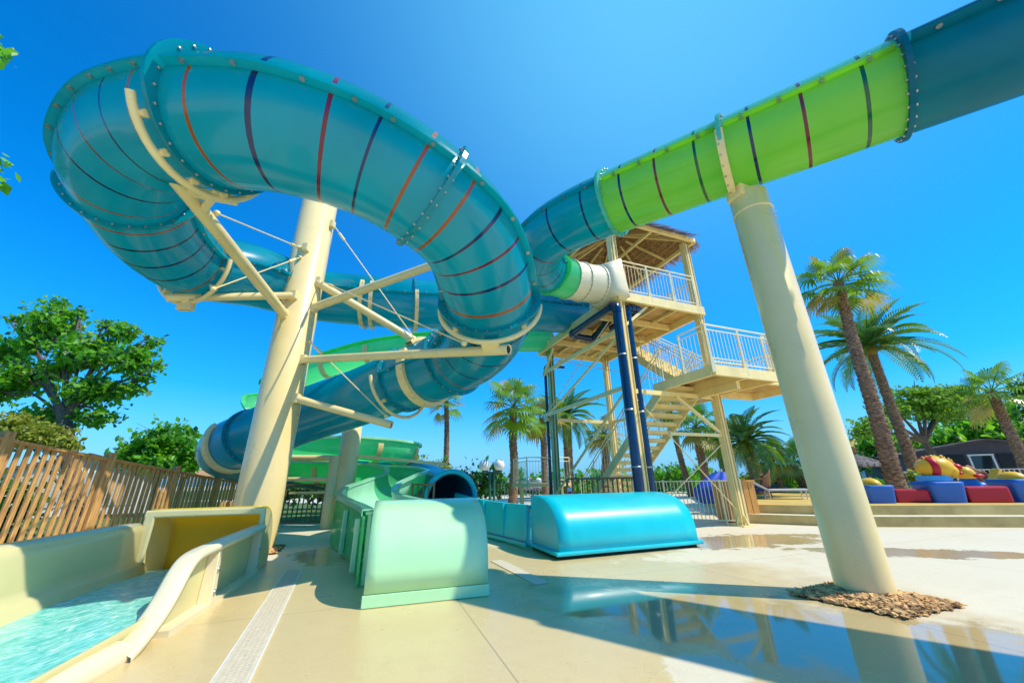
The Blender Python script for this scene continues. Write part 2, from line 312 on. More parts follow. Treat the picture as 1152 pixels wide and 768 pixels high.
# ------------------------------------------------------------------ sky and sun
SUN_TO = V((0.72, -0.20, 1.0)).normalized()
w = bpy.data.worlds.new('World'); sc.world = w; w.use_nodes = True; nt = w.node_tree; nt.nodes.clear()
sk = nt.nodes.new('ShaderNodeTexSky'); sk.sky_type = 'NISHITA'; sk.sun_disc = False
sk.sun_elevation = math.asin(SUN_TO.z); sk.sun_rotation = math.atan2(SUN_TO.x, SUN_TO.y); sk.air_density = 1.0; sk.dust_density = 0.0; sk.ozone_density = 3.0
hs = nt.nodes.new('ShaderNodeHueSaturation'); hs.inputs['Saturation'].default_value = 1.25; hs.inputs['Hue'].default_value = 0.495; hs.inputs['Value'].default_value = 1.42
bg = nt.nodes.new('ShaderNodeBackground'); bg.inputs['Strength'].default_value = 0.15; wo = nt.nodes.new('ShaderNodeOutputWorld')
tn = nt.nodes.new('ShaderNodeMix'); tn.data_type = 'RGBA'; tn.blend_type = 'MULTIPLY'; tn.inputs['Factor'].default_value = 1.0; tn.inputs['B'].default_value = (0.62, 0.88, 1.25, 1)
nt.links.new(sk.outputs['Color'], tn.inputs['A']); nt.links.new(tn.outputs['Result'], hs.inputs['Color']); gd = ray(745, -70)
tcw = nt.nodes.new('ShaderNodeTexCoord'); dp = nt.nodes.new('ShaderNodeVectorMath'); dp.operation = 'DOT_PRODUCT'; dp.inputs[1].default_value = gd
pw = nt.nodes.new('ShaderNodeMath'); pw.operation = 'POWER'; pw.inputs[1].default_value = 6.5; pw.use_clamp = True; mxw = nt.nodes.new('ShaderNodeMath'); mxw.operation = 'MAXIMUM'; mxw.inputs[1].default_value = 0.0
sc_ = nt.nodes.new('ShaderNodeMath'); sc_.operation = 'MULTIPLY'; sc_.inputs[1].default_value = 0.78
hz = nt.nodes.new('ShaderNodeMix'); hz.data_type = 'RGBA'; hz.inputs['B'].default_value = (1.2, 4.7, 7.3, 1)      # pale high haze towards the sun side
nt.links.new(tcw.outputs['Generated'], dp.inputs[0]); nt.links.new(dp.outputs['Value'], mxw.inputs[0]); nt.links.new(mxw.outputs[0], pw.inputs[0]); nt.links.new(pw.outputs[0], sc_.inputs[0]); nt.links.new(sc_.outputs[0], hz.inputs['Factor'])
nt.links.new(hs.outputs['Color'], hz.inputs['A']); sxy = nt.nodes.new('ShaderNodeSeparateXYZ'); nt.links.new(tcw.outputs['Generated'], sxy.inputs[0])
om = nt.nodes.new('ShaderNodeMath'); om.operation = 'SUBTRACT'; om.inputs[0].default_value = 1.0; om.use_clamp = True; nt.links.new(sxy.outputs[2], om.inputs[1])
p10 = nt.nodes.new('ShaderNodeMath'); p10.operation = 'POWER'; p10.inputs[1].default_value = 7.0; nt.links.new(om.outputs[0], p10.inputs[0])
h2 = nt.nodes.new('ShaderNodeMix'); h2.data_type = 'RGBA'; h2.inputs['B'].default_value = (0.95, 3.3, 6.0, 1)      # sea haze along the horizon
nt.links.new(p10.outputs[0], h2.inputs['Factor']); nt.links.new(hz.outputs['Result'], h2.inputs['A']); nt.links.new(h2.outputs['Result'], bg.inputs['Color']); nt.links.new(bg.outputs['Background'], wo.inputs['Surface'])
sl = bpy.data.lights.new('sun', 'SUN'); sl.energy = 5.0; sl.angle = math.radians(0.53); sl.color = (1.0, 0.93, 0.78)
so = bpy.data.objects.new('sun', sl); col.objects.link(so); so.rotation_euler = SUN_TO.to_track_quat('Z', 'Y').to_euler(); so.location = (8, 0, 20)

# ------------------------------------------------------------------ ground
g = MB(); g.add([(-400, -200, 0), (400, -200, 0), (400, 900, 0), (-400, 900, 0)], [(0, 1, 2, 3)]); struct('ground', g, 'paving')
g = MB(); g.add([(-80, -10, .004), (-9.6, -10, .004), (-9.6, 13.6, .004), (-3.5, 13.9, .004), (-3.5, 22, .004), (-80, 60, .004)], [(0, 1, 2, 3, 4, 5)]); struct('lawn', g, 'grass')
g = MB(); g.add([(-80, 36, .004), (300, 36, .004), (300, 400, .004), (-80, 400, .004)], [(0, 1, 2, 3)]); struct('park_grass', g, 'grass')

# ------------------------------------------------------------------ tube slides
def frames(path):
    out = []
    for i, p in enumerate(path):
        t = (path[min(i + 1, len(path) - 1)] - path[max(i - 1, 0)]).normalized(); X = t.cross(Z_).normalized(); out.append((p, t, X, X.cross(t)))
    return out
BANDS = {'o': 1, 'n': 2, 'r': 3, 'g': 4}
def resample(path, rad, flags, step=0.11):
    """dense path -> equally dense with arc length"""
    s = [0.0]
    for a, b in zip(path, path[1:]): s.append(s[-1] + (b - a).length)
    return s
def interp(path, rad, S, s):
    import bisect
    i = min(max(bisect.bisect_right(S, s) - 1, 0), len(S) - 2); t = (s - S[i]) / max(1e-9, S[i + 1] - S[i])
    return path[i].lerp(path[i + 1], t), rad[i] + (rad[i + 1] - rad[i]) * t
def ring_pts(fr, r, a): p, t, X, Y = fr; return p + X * (r * math.cos(a)) + Y * (r * math.sin(a))
def tube_section(root, path, rad, S, s0, s1, base, bands='', top=None, nseg=40, bw=0.042, arc=(0, 2 * PI)):
    cuts = []; L_ = s1 - s0
    for i, b in enumerate(bands):
        c = s0 + L_ * (i + 0.6) / (len(bands) + 0.2); cuts.append((c - bw / 2, c + bw / 2, BANDS[b]))
    ss = set(); n = max(3, int(L_ / 0.16))
    for i in range(n + 1): ss.add(round(s0 + L_ * i / n, 5))
    ss = [x for x in ss if not any(a - .02 < x < b + .02 for a, b, _ in cuts)]
    for a, b, _ in cuts: ss += [a, b]
    ss = sorted(ss); rows = []; dens = [interp(path, rad, S, x) for x in ss]
    def fr(x):
        p, r = interp(path, rad, S, x); a, _ = interp(path, rad, S, max(x - .05, 0)); b, _ = interp(path, rad, S, min(x + .05, S[-1]))
        t = (b - a).normalized(); X = t.cross(Z_).normalized(); return (p, t, X, X.cross(t)), r
    for x in ss:
        f_, r = fr(x); rows.append([ring_pts(f_, r, arc[0] + (arc[1] - arc[0]) * k / nseg) for k in range(nseg + 1)])
    def mi(i, k):
        m = 0.5 * (ss[i] + ss[i + 1])
        for a, b, c in cuts:
            if a < m < b: return c
        if top:
            ang = arc[0] + (arc[1] - arc[0]) * (k + .5) / nseg
            if math.sin(ang) > 0.12: return 5
        return 0
    mb = MB(); mb.grid(rows, mi_of=mi)
    return mb.build('tube_section', [base, 'orange_band', 'navy_band', 'red_band', 'green_band', top or base], root)
def frame_at(path, rad, S, x):
    p, r = interp(path, rad, S, x); a, _ = interp(path, rad, S, max(x - .08, 0)); b, _ = interp(path, rad, S, min(x + .08, S[-1]))
    t = (b - a).normalized(); X = t.cross(Z_).normalized(); return (p, t, X, X.cross(t)), r
def flange(root, path, rad, S, x, m, lip=0.085, th=0.028, bolts=26, lobe=0.0):
    f_, r = frame_at(path, rad, S, x); p, t, X, Y = f_; mb = MB(); n = 48; rows = []
    for rr, d in ((r - .005, -th), (r + lip, -th), (r + lip, -th * .06), (r + lip, th * .06), (r + lip, th), (r - .005, th)):
        q = (p + t * d, t, X, Y); rows.append([ring_pts(q, rr + (lobe * max(abs(math.cos(2 * PI * k / n - .06)), abs(math.cos(2 * PI * k / n - PI + .06))) ** 8 if rr > r else 0), 2 * PI * k / n) for k in range(n + 1)])
    mb.grid(rows, smooth=False)
    for k in range(bolts):
        a = 2 * PI * (k + .5) / bolts
        for sg in (-1, 1):
            c = ring_pts((p + t * (sg * (th + .008)), t, X, Y), r + lip * .55, a); mb.lathe(c, [(.017, -.012), (.017, .010), (.008, .014)], 6, 1, False, ax=(X, Y, t))
    return mb.build('flange', [m, 'steel'], root)
def seam(root, path, rad, S, s0, s1, m, ang, w_=0.10, bolt_step=0.42):
    mb = MB(); n = max(3, int((s1 - s0) / .18)); rows = []; th = 0.022
    for i in range(n + 1):
        x = s0 + (s1 - s0) * i / n; f_, r = frame_at(path, rad, S, x); p, t, X, Y = f_; d = X * math.cos(ang) + Y * math.sin(ang); q = d.cross(t)
        rows.append([p + d * (r - .01) + q * th, p + d * (r + w_) + q * th, p + d * (r + w_) - q * th, p + d * (r - .01) - q * th])
    mb.grid(rows, smooth=False)
    k = int((s1 - s0) / bolt_step)
    for i in range(k):
        x = s0 + (s1 - s0) * (i + .5) / k; f_, r = frame_at(path, rad, S, x); p, t, X, Y = f_; d = X * math.cos(ang) + Y * math.sin(ang); q = d.cross(t)
        for sg in (1, -1): mb.lathe(p + d * (r + w_ * .55) + q * (sg * (th + .006)), [(.030, -.01), (.030, .006), (.016, .016)], 8, 1, False, ax=(d, t, q))
    return mb.build('seam_strip', [m, 'steel'], root)

A = [(2.72,12.98,7.19,.750,0),(1.27,12.08,6.90,.750,0),(-1.04,11.10,6.68,.750,0),(-3.03,10.32,6.40,.750,1),(-4.27,9.98,6.36,.750,0),(-5.85,9.60,6.42,.750,0),(-6.25,7.95,6.03,.750,0),(-6.75,6.86,5.73,.750,1),
 (-6.62,5.77,5.70,.750,0),(-6.22,4.80,5.84,.750,1),(-5.82,4.33,5.87,.750,0),(-5.08,3.88,5.88,.750,0),(-4.31,3.60,5.72,.750,0),(-3.62,3.42,5.52,.750,1),(-2.74,3.40,5.37,.750,0),(-1.90,3.76,5.30,.750,0),(-1.13,4.22,5.04,.750,1),
 (-.61,4.84,4.74,.750,0),(-.38,5.80,4.19,.750,1),(-.58,6.83,3.93,.750,0),(-1.29,7.95,3.80,.750,1),(-2.69,8.94,3.63,.750,1),(-4.20,9.75,3.35,.750,0),(-5.87,10.33,3.00,.750,0),(-7.45,10.82,2.53,.750,1),
 (-8.75,11.7,2.25,.750,0),(-8.85,13.4,2.02,.750,0),(-7.6,15.2,1.78,.750,1),(-5.4,15.9,1.48,.750,0),(-3.2,14.6,1.12,.720,0),(-2.3,12.8,.90,.680,0),(-1.85,11.6,.80,.660,1)]
def make_path(P, per=12):
    pos = catmull([p[:3] for p in P], per); rr = []
    for i in range(len(P) - 1): rr += [P[i][3] + (P[i + 1][3] - P[i][3]) * k / per for k in range(per)]
    rr.append(P[-1][3]); S = [0.0]
    for a, b in zip(pos, pos[1:]): S.append(S[-1] + (b - a).length)
    return pos, rr, S, [S[i * per] for i, p in enumerate(P) if p[4]]
pa, ra, Sa, Fa = make_path(A)
slideA = thing('tube_slide', 'blue and teal closed tube slide looping overhead to the open mouth behind the fence', 'water slide', A[-1][:2] + (0,))
cuts = [0.0] + Fa
bandsA = ['', '', 'nnrno', 'nrnoo', 'onrno', 'onrno', 'nnno', '', '', '', '']
matA = ['blue', 'blue', 'teal', 'teal', 'teal', 'teal', 'blue', 'blue', 'blue', 'blue_solid', 'blue_solid', 'blue_solid']
bandsA = ['', '', 'onnno', 'onrno', 'onrno', 'onrno', 'nnno', '', '', '', '', '']
for i in range(len(cuts) - 1):
    tube_section(slideA, pa, ra, Sa, cuts[i], cuts[i + 1], matA[i], bandsA[i])
    if i < 8:
        for an in (0.0, PI): seam(slideA, pa, ra, Sa, cuts[i] + .06, cuts[i + 1] - .06, matA[i], an)
for i, x in enumerate(Fa[:-1]): flange(slideA, pa, ra, Sa, x, matA[i], lip=0.065, lobe=.085 if i in (1, 2, 3, 4, 5) else .03)
# mouth: rolled rim
(p, t, X, Y), r = frame_at(pa, ra, Sa, Sa[-1]); mb = MB()
rim = [ring_pts((p, t, X, Y), r + .05, 2 * PI * k / 40) for k in range(41)]; mb.sweep(rim, .075, 8, caps=False); mb.build('mouth_rim', 'cyan', slideA)

B = [(2.55,9.85,6.72,.56,1),(2.02,9.55,6.64,.56,1),(1.62,9.30,6.6,.56,1),(1.05,8.85,6.54,.56,1),(.70,8.05,6.48,.58,0),(.78,7.15,6.42,.6,0),(1.30,6.45,6.36,.6,0),(2.03,5.85,6.30,.6,1),(3.57,4.62,6.12,.6,1),(5.09,3.40,5.94,.6,1),(8.15,.94,5.58,.6,0),(10.0,-.55,5.36,.6,1)]
pb, rb, Sb, Fb = make_path(B)
slideB = thing('tube_slide', 'closed tube slide with lime green stretch crossing high over the right pillar', 'water slide', (3.78, 4.72, 5.4))
spec = [('white_fibre', '', None), ('white_fibre', '', None), ('emerald', '', None), ('blue', 'nnrnn', None), ('lime', 'nrg', 'lime_sheen'), ('lime', 'nrg', 'lime_sheen'), ('deep_teal', '', None)]
for i in range(len(Fb) - 1):
    m_, bd, tp = spec[i]; tube_section(slideB, pb, rb, Sb, Fb[i], Fb[i + 1], m_, bd, tp)
    if i > 2:
        for an in (0.14, PI - 0.14): seam(slideB, pb, rb, Sb, Fb[i] + .06, Fb[i + 1] - .06, 'deep_teal' if i == 6 else ('lime' if i > 3 else 'blue'), an, w_=.13 if i == 6 else .07)
for i, x in enumerate(Fb[:-1]): flange(slideB, pb, rb, Sb, x, ['white_fibre', 'white_fibre', 'white_fibre', 'emerald', 'lime_sheen', 'lime_sheen', 'deep_teal'][i], lip=.03 if i < 3 else .07, lobe=0 if i < 3 else .08, th=.02 if i < 3 else .026)
# inlet box between the tower deck and the round tube
mb = MB(); (p, t, X, Y), r = frame_at(pb, rb, Sb, 0.0); n = 24
ra_ = [ring_pts((p, t, X, Y), .56, 2 * PI * k / n) for k in range(n + 1)]
rb_ = []
for k in range(n + 1):
    a = 2 * PI * k / n; c, s_ = math.cos(a), math.sin(a); q = .62 / max(abs(c), abs(s_)); rb_.append(p - t * .62 + X * c * q + Y * s_ * q)
mb.grid([ra_, rb_], smooth=True); mb.build('inlet_box', 'white_fibre', slideB, solid=.03)

# green open flume: spiral behind the pillar and the chute towards the mint box
F_ = [(1.62,14.30,6.75),(-2.05,14.20,6.68),(-4.77,14.20,6.45),(-6.66,14.40,6.12),(-8.74,14.80,5.53),(-10.3,15.20,4.85),(-9.86,14.60,3.8),(-7.82,13.80,2.62),(-5.76,13.50,2.56),(-4.64,14.20,2.5),(-4.45,15.50,2.45),(-5.92,17.20,2.38),(-8.34,17.30,2.3),(-9.22,15.60,2.1),(-7.73,14.20,1.85),(-5.53,13.60,1.70),(-4.19,13.30,1.60),(-3.40,12.50,1.42),(-3.55,11.50,1.22),(-3.73,10.50,1.01),(-3.50,9.50,.84),(-2.75,8.3,.75),(-2.0,7.0,.72),(-1.55,6.1,.71),(-1.40,5.70,.71)]
pf = catmull(F_, 10); Sf = [0.0]
for a, b in zip(pf, pf[1:]): Sf.append(Sf[-1] + (b - a).length)
rf = [.58] * len(pf)
flume = thing('open_flume_slide', 'green open flume slide spiralling behind the left pillar down to the mint stop box', 'water slide', (-2.75, 8.3, 0))
def flume_section(s0, s1, m, mrim, rr=.58, wall=.16):
    n = max(2, int((s1 - s0) / .2)); rows = []; rims = ([], [])
    for i in range(n + 1):
        f_, _ = frame_at(pf, rf, Sf, s0 + (s1 - s0) * i / n); p, t, X, Y = f_; row = []
        row.append(p - X * rr + Z_ * wall); 
        for k in range(17): a = PI + PI * k / 16; row.append(p + X * rr * math.cos(a) + Z_ * rr * math.sin(a))
        row.append(p + X * rr + Z_ * wall); rows.append(row)
        rims[0].append(row[0] - X * .05); rims[1].append(row[-1] + X * .05)
    mb = MB(); mb.grid(rows); o = mb.build('flume_section', m, flume)
    mb = MB()
    for rm in rims:
        rws = []
        for i, q in enumerate(rm):
            f_, _ = frame_at(pf, rf, Sf, s0 + (s1 - s0) * i / n); X = f_[2]; rws.append([q - X * .07 - Z_ * .03, q - X * .07 + Z_ * .025, q + X * .07 + Z_ * .025, q + X * .07 - Z_ * .05])
        mb.grid(rws, smooth=False)
    r_ = mb.build('rim', mrim, o, solid=.012); return o
keys = [Sf[i * 10] for i in range(len(F_))]
for a, b, m_, mr in ((0, 3, 'emerald', 'emerald'), (3, 6, 'emerald', 'emerald'), (6, 8, 'emerald', 'mint_pale'), (8, 10, 'emerald', 'mint_pale'), (10, 13, 'emerald', 'mint_pale'), (13, 16, 'emerald', 'mint_pale'), (16, 18, 'emerald', 'mint_pale'), (18, 21, 'mint_pale', 'mint_pale'), (21, 24, 'mint_pale', 'mint_pale')):
    flume_section(keys[a], keys[b], m_, mr)
for kk in (2.5, 3.4, 6.6, 8.6, 9.6, 14.5):      # cream saddle straps round the flume
    i = int(kk); x = keys[i] + (keys[i + 1] - keys[i]) * (kk - i); (p, t, X, Y), _ = frame_at(pf, rf, Sf, x); mb = MB(); rows = []
    for k in range(25):
        a = PI + PI * k / 24; d = X * math.cos(a) + Z_ * math.sin(a); rows.append([p + d * .605 - t * .09, p + d * .66 - t * .09, p + d * .66 + t * .09, p + d * .605 + t * .09])
    mb.grid(rows, smooth=False); mb.build('saddle_strap', 'cream', flume)
# skirt walls that carry the chute on the ground
mb = MB()
for sg in (-1, 1):
    rows = []
    n = 16
    for i in range(n + 1):
        (p, t, X, Y), _ = frame_at(pf, rf, Sf, keys[19] + (keys[24] - keys[19]) * i / n); q = p + X * sg * .67; rows.append([V((q.x, q.y, .02)), V((q.x, q.y, p.z + .11))])
    mb.grid(rows, smooth=False)
mb.build('skirt_wall', 'emerald', flume, solid=.03)
mb = MB()
for j in (21.3, 22.7):
    i = int(j); x = keys[i] + (keys[i + 1] - keys[i]) * (j - i); (p, t, X, Y), _ = frame_at(pf, rf, Sf, x)
    for sg in (-1, 1): mb = MB(); mb.box(V((0, 0, 0)) + p + X * sg * .73 - Z_ * (p.z / 2 - .05), (.07, .09, p.z - .02), (X, t, Z_)); mb.build('support_rib', 'mint', flume, bevel=.012)

# ------------------------------------------------------------------ stop boxes and landing lanes
def stop_hood(root, front0, u, out, width, H, depth, m, kick=0.0, n=18, power=0.62, th=.03, lip=0.0):
    """D-profile shell: front0 = near bottom corner, u = width direction, out = direction away from the lane"""
    back = V(front0) - out * depth; prof = []
    for i in range(n + 1):
        a = PI / 2 * i / n; prof.append((depth * math.sin(a) ** (power + .25), kick + (H - kick) * math.cos(a) ** power))
    rows = []
    for k in range(13): q = back + u * (width * k / 12); rows.append([q + out * s_ + Z_ * z for s_, z in prof])
    mb = MB(); mb.grid(rows); o = mb.build('stop_box_shell', m, root, solid=th)
    for k in (0, 1):
        q = back + u * (width * k + (.012 if k == 0 else -.012)); mb = MB(); vs = [q + Z_ * .01] + [q + out * (s_ * .985) + Z_ * (z - .012) for s_, z in prof] + [q + out * (depth * .985) + Z_ * .01]
        mb.add(vs, [tuple(range(len(vs)))]); mb.build('end_panel', m, root, solid=.02)
    if kick:
        mb = MB(); c = back + out * (depth + .004) + u * width / 2 + Z_ * (kick / 2 - .002); mb.box(c, (width + .03, .03, kick - .012), (u, out, Z_)); mb.build('kick_plate', m, root, bevel=.006)
    return o
# mint box at the end of the green flume (part of that slide)
gu = V((1.28, .40, 0)).normalized(); gv = V((-gu.y, gu.x, 0)); g0 = V((-1.63, 4.63, 0))
stop_hood(flume, g0, gu, -gv, 1.36, 1.0, .98, 'mint', kick=.13)
for z in (.28, .72): 
    q = g0 + gv * 1.06 - gu * .10 + Z_ * z; mb = MB(); mb.lathe(q, [(.035, 0), (.035, .03), (.02, .04)], 12, ax=(gv, Z_, -gu)); mb.build('bolt_cap', 'steel', flume)
mb = MB(); q = g0 + gv * 1.06 - gu * .03; mb.box(q + Z_ * .42, (.12, .16, .84), (gu, gv, Z_)); mb.box(q + Z_ * .86, (.18, .22, .05), (gu, gv, Z_)); mb.build('joint_post', 'mint', flume, bevel=.015)

# blue landing lane
lane = thing('landing_lane', 'wide blue landing lane with rounded cyan stop box in front of the tower', 'slide lane', (1.8, 8.5, 0))
bu = V((2.76, 1.0, 0)).normalized(); bv = V((-bu.y, bu.x, 0)); b0 = V((.72, 6.98, 0))
stop_hood(lane, b0 + Z_ * .06, bu, -bv, 2.94, .88, 1.18, 'cyan', kick=0.0, power=.55)
mb = MB(); q = b0 + bu * 1.47 + bv * .60 + Z_ * .085; mb.box(q, (3.10, 1.36, .06), (bu, bv, Z_)); mb.build('base_lip', 'cyan', lane, bevel=.02)
mb = MB(); q = b0 + bu * 1.47 + bv * .62 + Z_ * .028; mb.box(q, (2.9, 1.2, .05), (bu, bv, Z_)); mb.build('plinth', 'dark', lane)
L0 = b0 + bv * 1.20; L1 = V((-.74, 9.9, 0)); L2 = V((-1.75, 11.75, 0)); R0 = b0 + bu * 2.94 + bv * 1.2; R2 = V((.75, 12.6, 0)); R1 = (R0 + R2) / 2
def lane_wall(pts, hs_, side):
    rows = []
    for q, h_ in zip(pts, hs_): rows.append([q + Z_ * .03, q + Z_ * .05 + side * .06, q + Z_ * (h_ - .05), q + Z_ * h_, q + Z_ * h_ + side * -.10, q + Z_ * (h_ - .08) + side * -.11])
    mb = MB(); mb.grid(rows, smooth=False); return mb.build('side_wall', 'cyan', lane, solid=.02)
ls = -bu
lane_wall([L0, (L0 + L1) / 2, L1, (L1 + L2) / 2, L2], [.76, .76, .78, .82, .9], ls); lane_wall([R0, R1, R2], [.76, .74, .74], bu)
for tt in (.04, .5, .98): 
    q = L0.lerp(L1, tt); mb = MB(); mb.box(q - ls * -.045 + Z_ * .40 + ls * .0, (.05, .07, .76), (bu, bv, Z_)); mb.build('wall_rib', 'cyan', lane)
mb = MB()
for tt in [i / 22 for i in range(1, 22)]:
    q = L0.lerp(L1, tt) + ls * .075 + Z_ * .115; mb.lathe(q, [(.016, 0), (.016, .012)], 6, 1, False, ax=(bv, Z_, ls))
mb.bar(L0 + Z_ * .075 + ls * .05, L1 + Z_ * .075 + ls * .05, .16, .05); mb.bar(L1 + Z_ * .075 + ls * .05, L2 + Z_ * .075 + ls * .05, .16, .05); mb.build('base_flange', ['cyan', 'steel'], lane)
mb = MB(); mb.grid([[L0 + Z_ * .10, R0 + Z_ * .10], [L1 + Z_ * .12, R1 + Z_ * .12], [L2 + Z_ * .2, R2 + Z_ * .2]], smooth=False); mb.build('lane_floor', 'blue', lane)
mb = MB(); q = L0 + Z_ * .70 + ls * .03; mb.lathe(q, [(.03, 0), (.03, .02)], 10, ax=(bv, Z_, ls)); mb.build('bolt_cap', 'steel', lane)

# cream trough at the left
tv = V((-.30, .954, 0)).normalized(); tu = V((tv.y, -tv.x, 0)); h0 = V((-3.93, 6.30, 0)); TW = 1.42
trough = thing('landing_trough', 'cream landing trough full of water at bottom left, with shaded hood end', 'slide lane', (h0.x, h0.y, 0))
HW = .92
def TP(t, s_, z): return h0 - tv * t - tu * s_ + Z_ * z          # t towards the camera, s across to the left
prof = []
n = 18
for i in range(n + 1): a = PI / 2 * i / n; prof.append((.78 * math.sin(a) ** .85, .02 + (HW - .02) * math.cos(a) ** .6))
rows = []
for k in range(13): q = h0 - tu * (TW * k / 12); rows.append([q + tv * s_ + Z_ * z for s_, z in prof])
mb = MB(); mb.grid(rows); mb.build('stop_box_shell', 'hood_shade', trough, solid=.03)
mb = MB(); vs = [h0 + Z_ * .02] + [h0 + tv * s_ * .98 + Z_ * (z - .02) for s_, z in prof]; mb.add(vs, [tuple(range(len(vs)))]); mb.build('end_panel', 'cream_fibre', trough, solid=.025)
mb = MB(); q = h0 - tu * TW; vs = [q + Z_ * .02] + [q + tv * s_ * .98 + Z_ * (z - .02) for s_, z in prof]; mb.add(vs, [tuple(range(len(vs)))]); mb.build('end_panel', 'cream_fibre', trough, solid=.025)
# raised face frame round the hood opening
mb = MB(); mb.box(TP(.03, TW / 2, HW - .05), (TW + .10, .06, .10), (tu, tv, Z_)); mb.box(TP(.03, -.02, HW / 2 - .02), (.07, .06, HW - .08), (tu, tv, Z_)); mb.box(TP(.03, TW - .02, HW / 2 - .02), (.12, .06, HW - .08), (tu, tv, Z_)); mb.build('face_frame', 'cream_fibre', trough, bevel=.02)
# left wall and coved floor, extruded along the trough
wl = [(TW + .30, .66), (TW + .28, .72), (TW + .22, .75), (TW + .10, .75), (TW + .04, .72), (TW + .01, .64), (TW - .01, .34), (TW - .03, .27), (TW - .08, .24), (TW - .10, .22), (TW - .14, .12), (TW - .24, .04), (TW - .5, .02), (TW / 2, .015), (.5, .015), (.2, .03), (.08, .10), (.03, .2)]
rows = [[TP(t, s_, z + (0.0 if i > 8 else -.0)) for i, (s_, z) in enumerate(wl)] for t in [0.0, .6, 1.2, 1.9, 2.6, 3.4, 4.4, 6.0]]
mb = MB(); mb.grid(rows); mb.build('trough_shell', 'cream_fibre', trough, solid=.02)
mb = MB(); mb.bar(TP(0, TW - .055, .235), TP(6, TW - .055, .235), .012, .02); mb.build('joint_line', 'soil', trough)
# right wall: flat rail that drops to a low kerb near the camera, recessed panel below it
hp = [(0.0, .67), (.7, .655), (1.4, .64), (2.0, .62), (2.22, .58), (2.36, .48), (2.48, .34), (2.62, .22), (2.84, .11), (3.02, .05)]
hp = [(p_.x, p_.z) for p_ in catmull([V((a, 0, b)) for a, b in hp], 6)]
rows = []
for i, (t, z) in enumerate(hp):
    a, b = hp[max(i - 1, 0)], hp[min(i + 1, len(hp) - 1)]; l_ = math.hypot(b[0] - a[0], b[1] - a[1]); nt_, nz = -(b[1] - a[1]) / l_, (b[0] - a[0]) / l_      # outward normal in the t-z plane
    rows.append([TP(t + nt_ * d, s_, z + nz * d) for s_, d in ((.09, -.07), (.095, -.02), (.07, .0), (-.07, .0), (-.095, -.02), (-.095, -.07), (-.075, -.075), (-.07, -.03), (.07, -.03))])
mb = MB(); mb.grid(rows); o_rail = mb.build('wall_rail', 'white_fibre', trough)
rows = [[TP(t, .03, .01), TP(t, .03, max(z - .03, .012))] for t, z in hp]
mb = MB(); mb.grid(rows, smooth=False); mb.build('side_wall', 'cream_fibre', trough, solid=.02)
mb = MB(); mb.sweep([TP(2.95, .03, .03), TP(3.6, .09, .05), TP(4.2, .14, .05), TP(6.0, .2, .05)], .105, 14); mb.build('low_kerb', 'white_fibre', trough)
for t in (.12, 1.62):
    mb = MB(); vs = [TP(t + .07, .02, .02), TP(t + .07, -.11, .02), TP(t + .04, -.08, .60), TP(t + .04, .02, .60)]
    vs = vs + [v + tv * w2 for v, w2 in zip(vs, (.14, .14, .07, .07))]
    mb.add(vs, [(0, 1, 2, 3), (7, 6, 5, 4), (0, 4, 5, 1), (1, 5, 6, 2), (2, 6, 7, 3), (3, 7, 4, 0)]); o = mb.build('wall_rib', 'white_fibre', trough, bevel=.008)
    for z in (.14, .36): mb = MB(); mb.lathe(TP(t, -.108 + .03 * z / .6, z), [(.030, 0), (.030, .012), (.014, .02)], 12, ax=(tv, Z_, tu)); mb.build('bolt_cap', 'steel', o)
mb = MB(); mb.bar(TP(0, -.04, .025), TP(2.5, -.04, .025), .13, .05); mb.build('base_flange', 'white_fibre', trough)
# water in the trough: a gently heaped sheet
mb = MB(); rows = []
for i in range(60):
    t = 6.0 * i / 59 - .02; rows.append([TP(t, .06 + (TW - .2) * k / 16, .14 + .010 * math.sin(3.1 * t + 4 * k / 16) + .006 * (rnd() - .5) + .006 * math.sin(6 * t + k)) for k in range(17)])
mb.grid(rows); struct('water', mb, 'water')

# ------------------------------------------------------------------ columns and steelwork
def column(name, label, c, r, h, cat='pillar'):
    t = thing(name, label, cat, (c[0], c[1], 0)); mb = MB(); mb.lathe((c[0], c[1], 0), [(r, 0), (r, h - .015), (r - .015, h)], 48); mb.build('shaft', 'cream', t); return t
def saddle(root, P_, x, ang0, ang1, rr=.045, off=.17, m='cream', tabs=6, axis=0.0):
    path, rad, S = P_; (p, t, X, Y), r = frame_at(path, rad, S, x); p = p + t * axis; mb = MB(); pts = [ring_pts((p, t, X, Y), r + off, ang0 + (ang1 - ang0) * k / 28) for k in range(29)]
    mb.sweep(pts, rr, 10)
    for k in range(tabs):
        a = ang0 + (ang1 - ang0) * (k + .5) / tabs; q = (p, t, X, Y); mb.bar(ring_pts(q, r + .05, a), ring_pts(q, r + off, a), .05, .09, up=t)
        mb.lathe(ring_pts((p - t * (axis * .4), t, X, Y), r + .075, a), [(.045, -.03), (.045, .03)], 10, ax=(X, Y, t))
    return mb.build('saddle', m, root), ring_pts((p, t, X, Y), r + off, (ang0 + ang1) / 2)
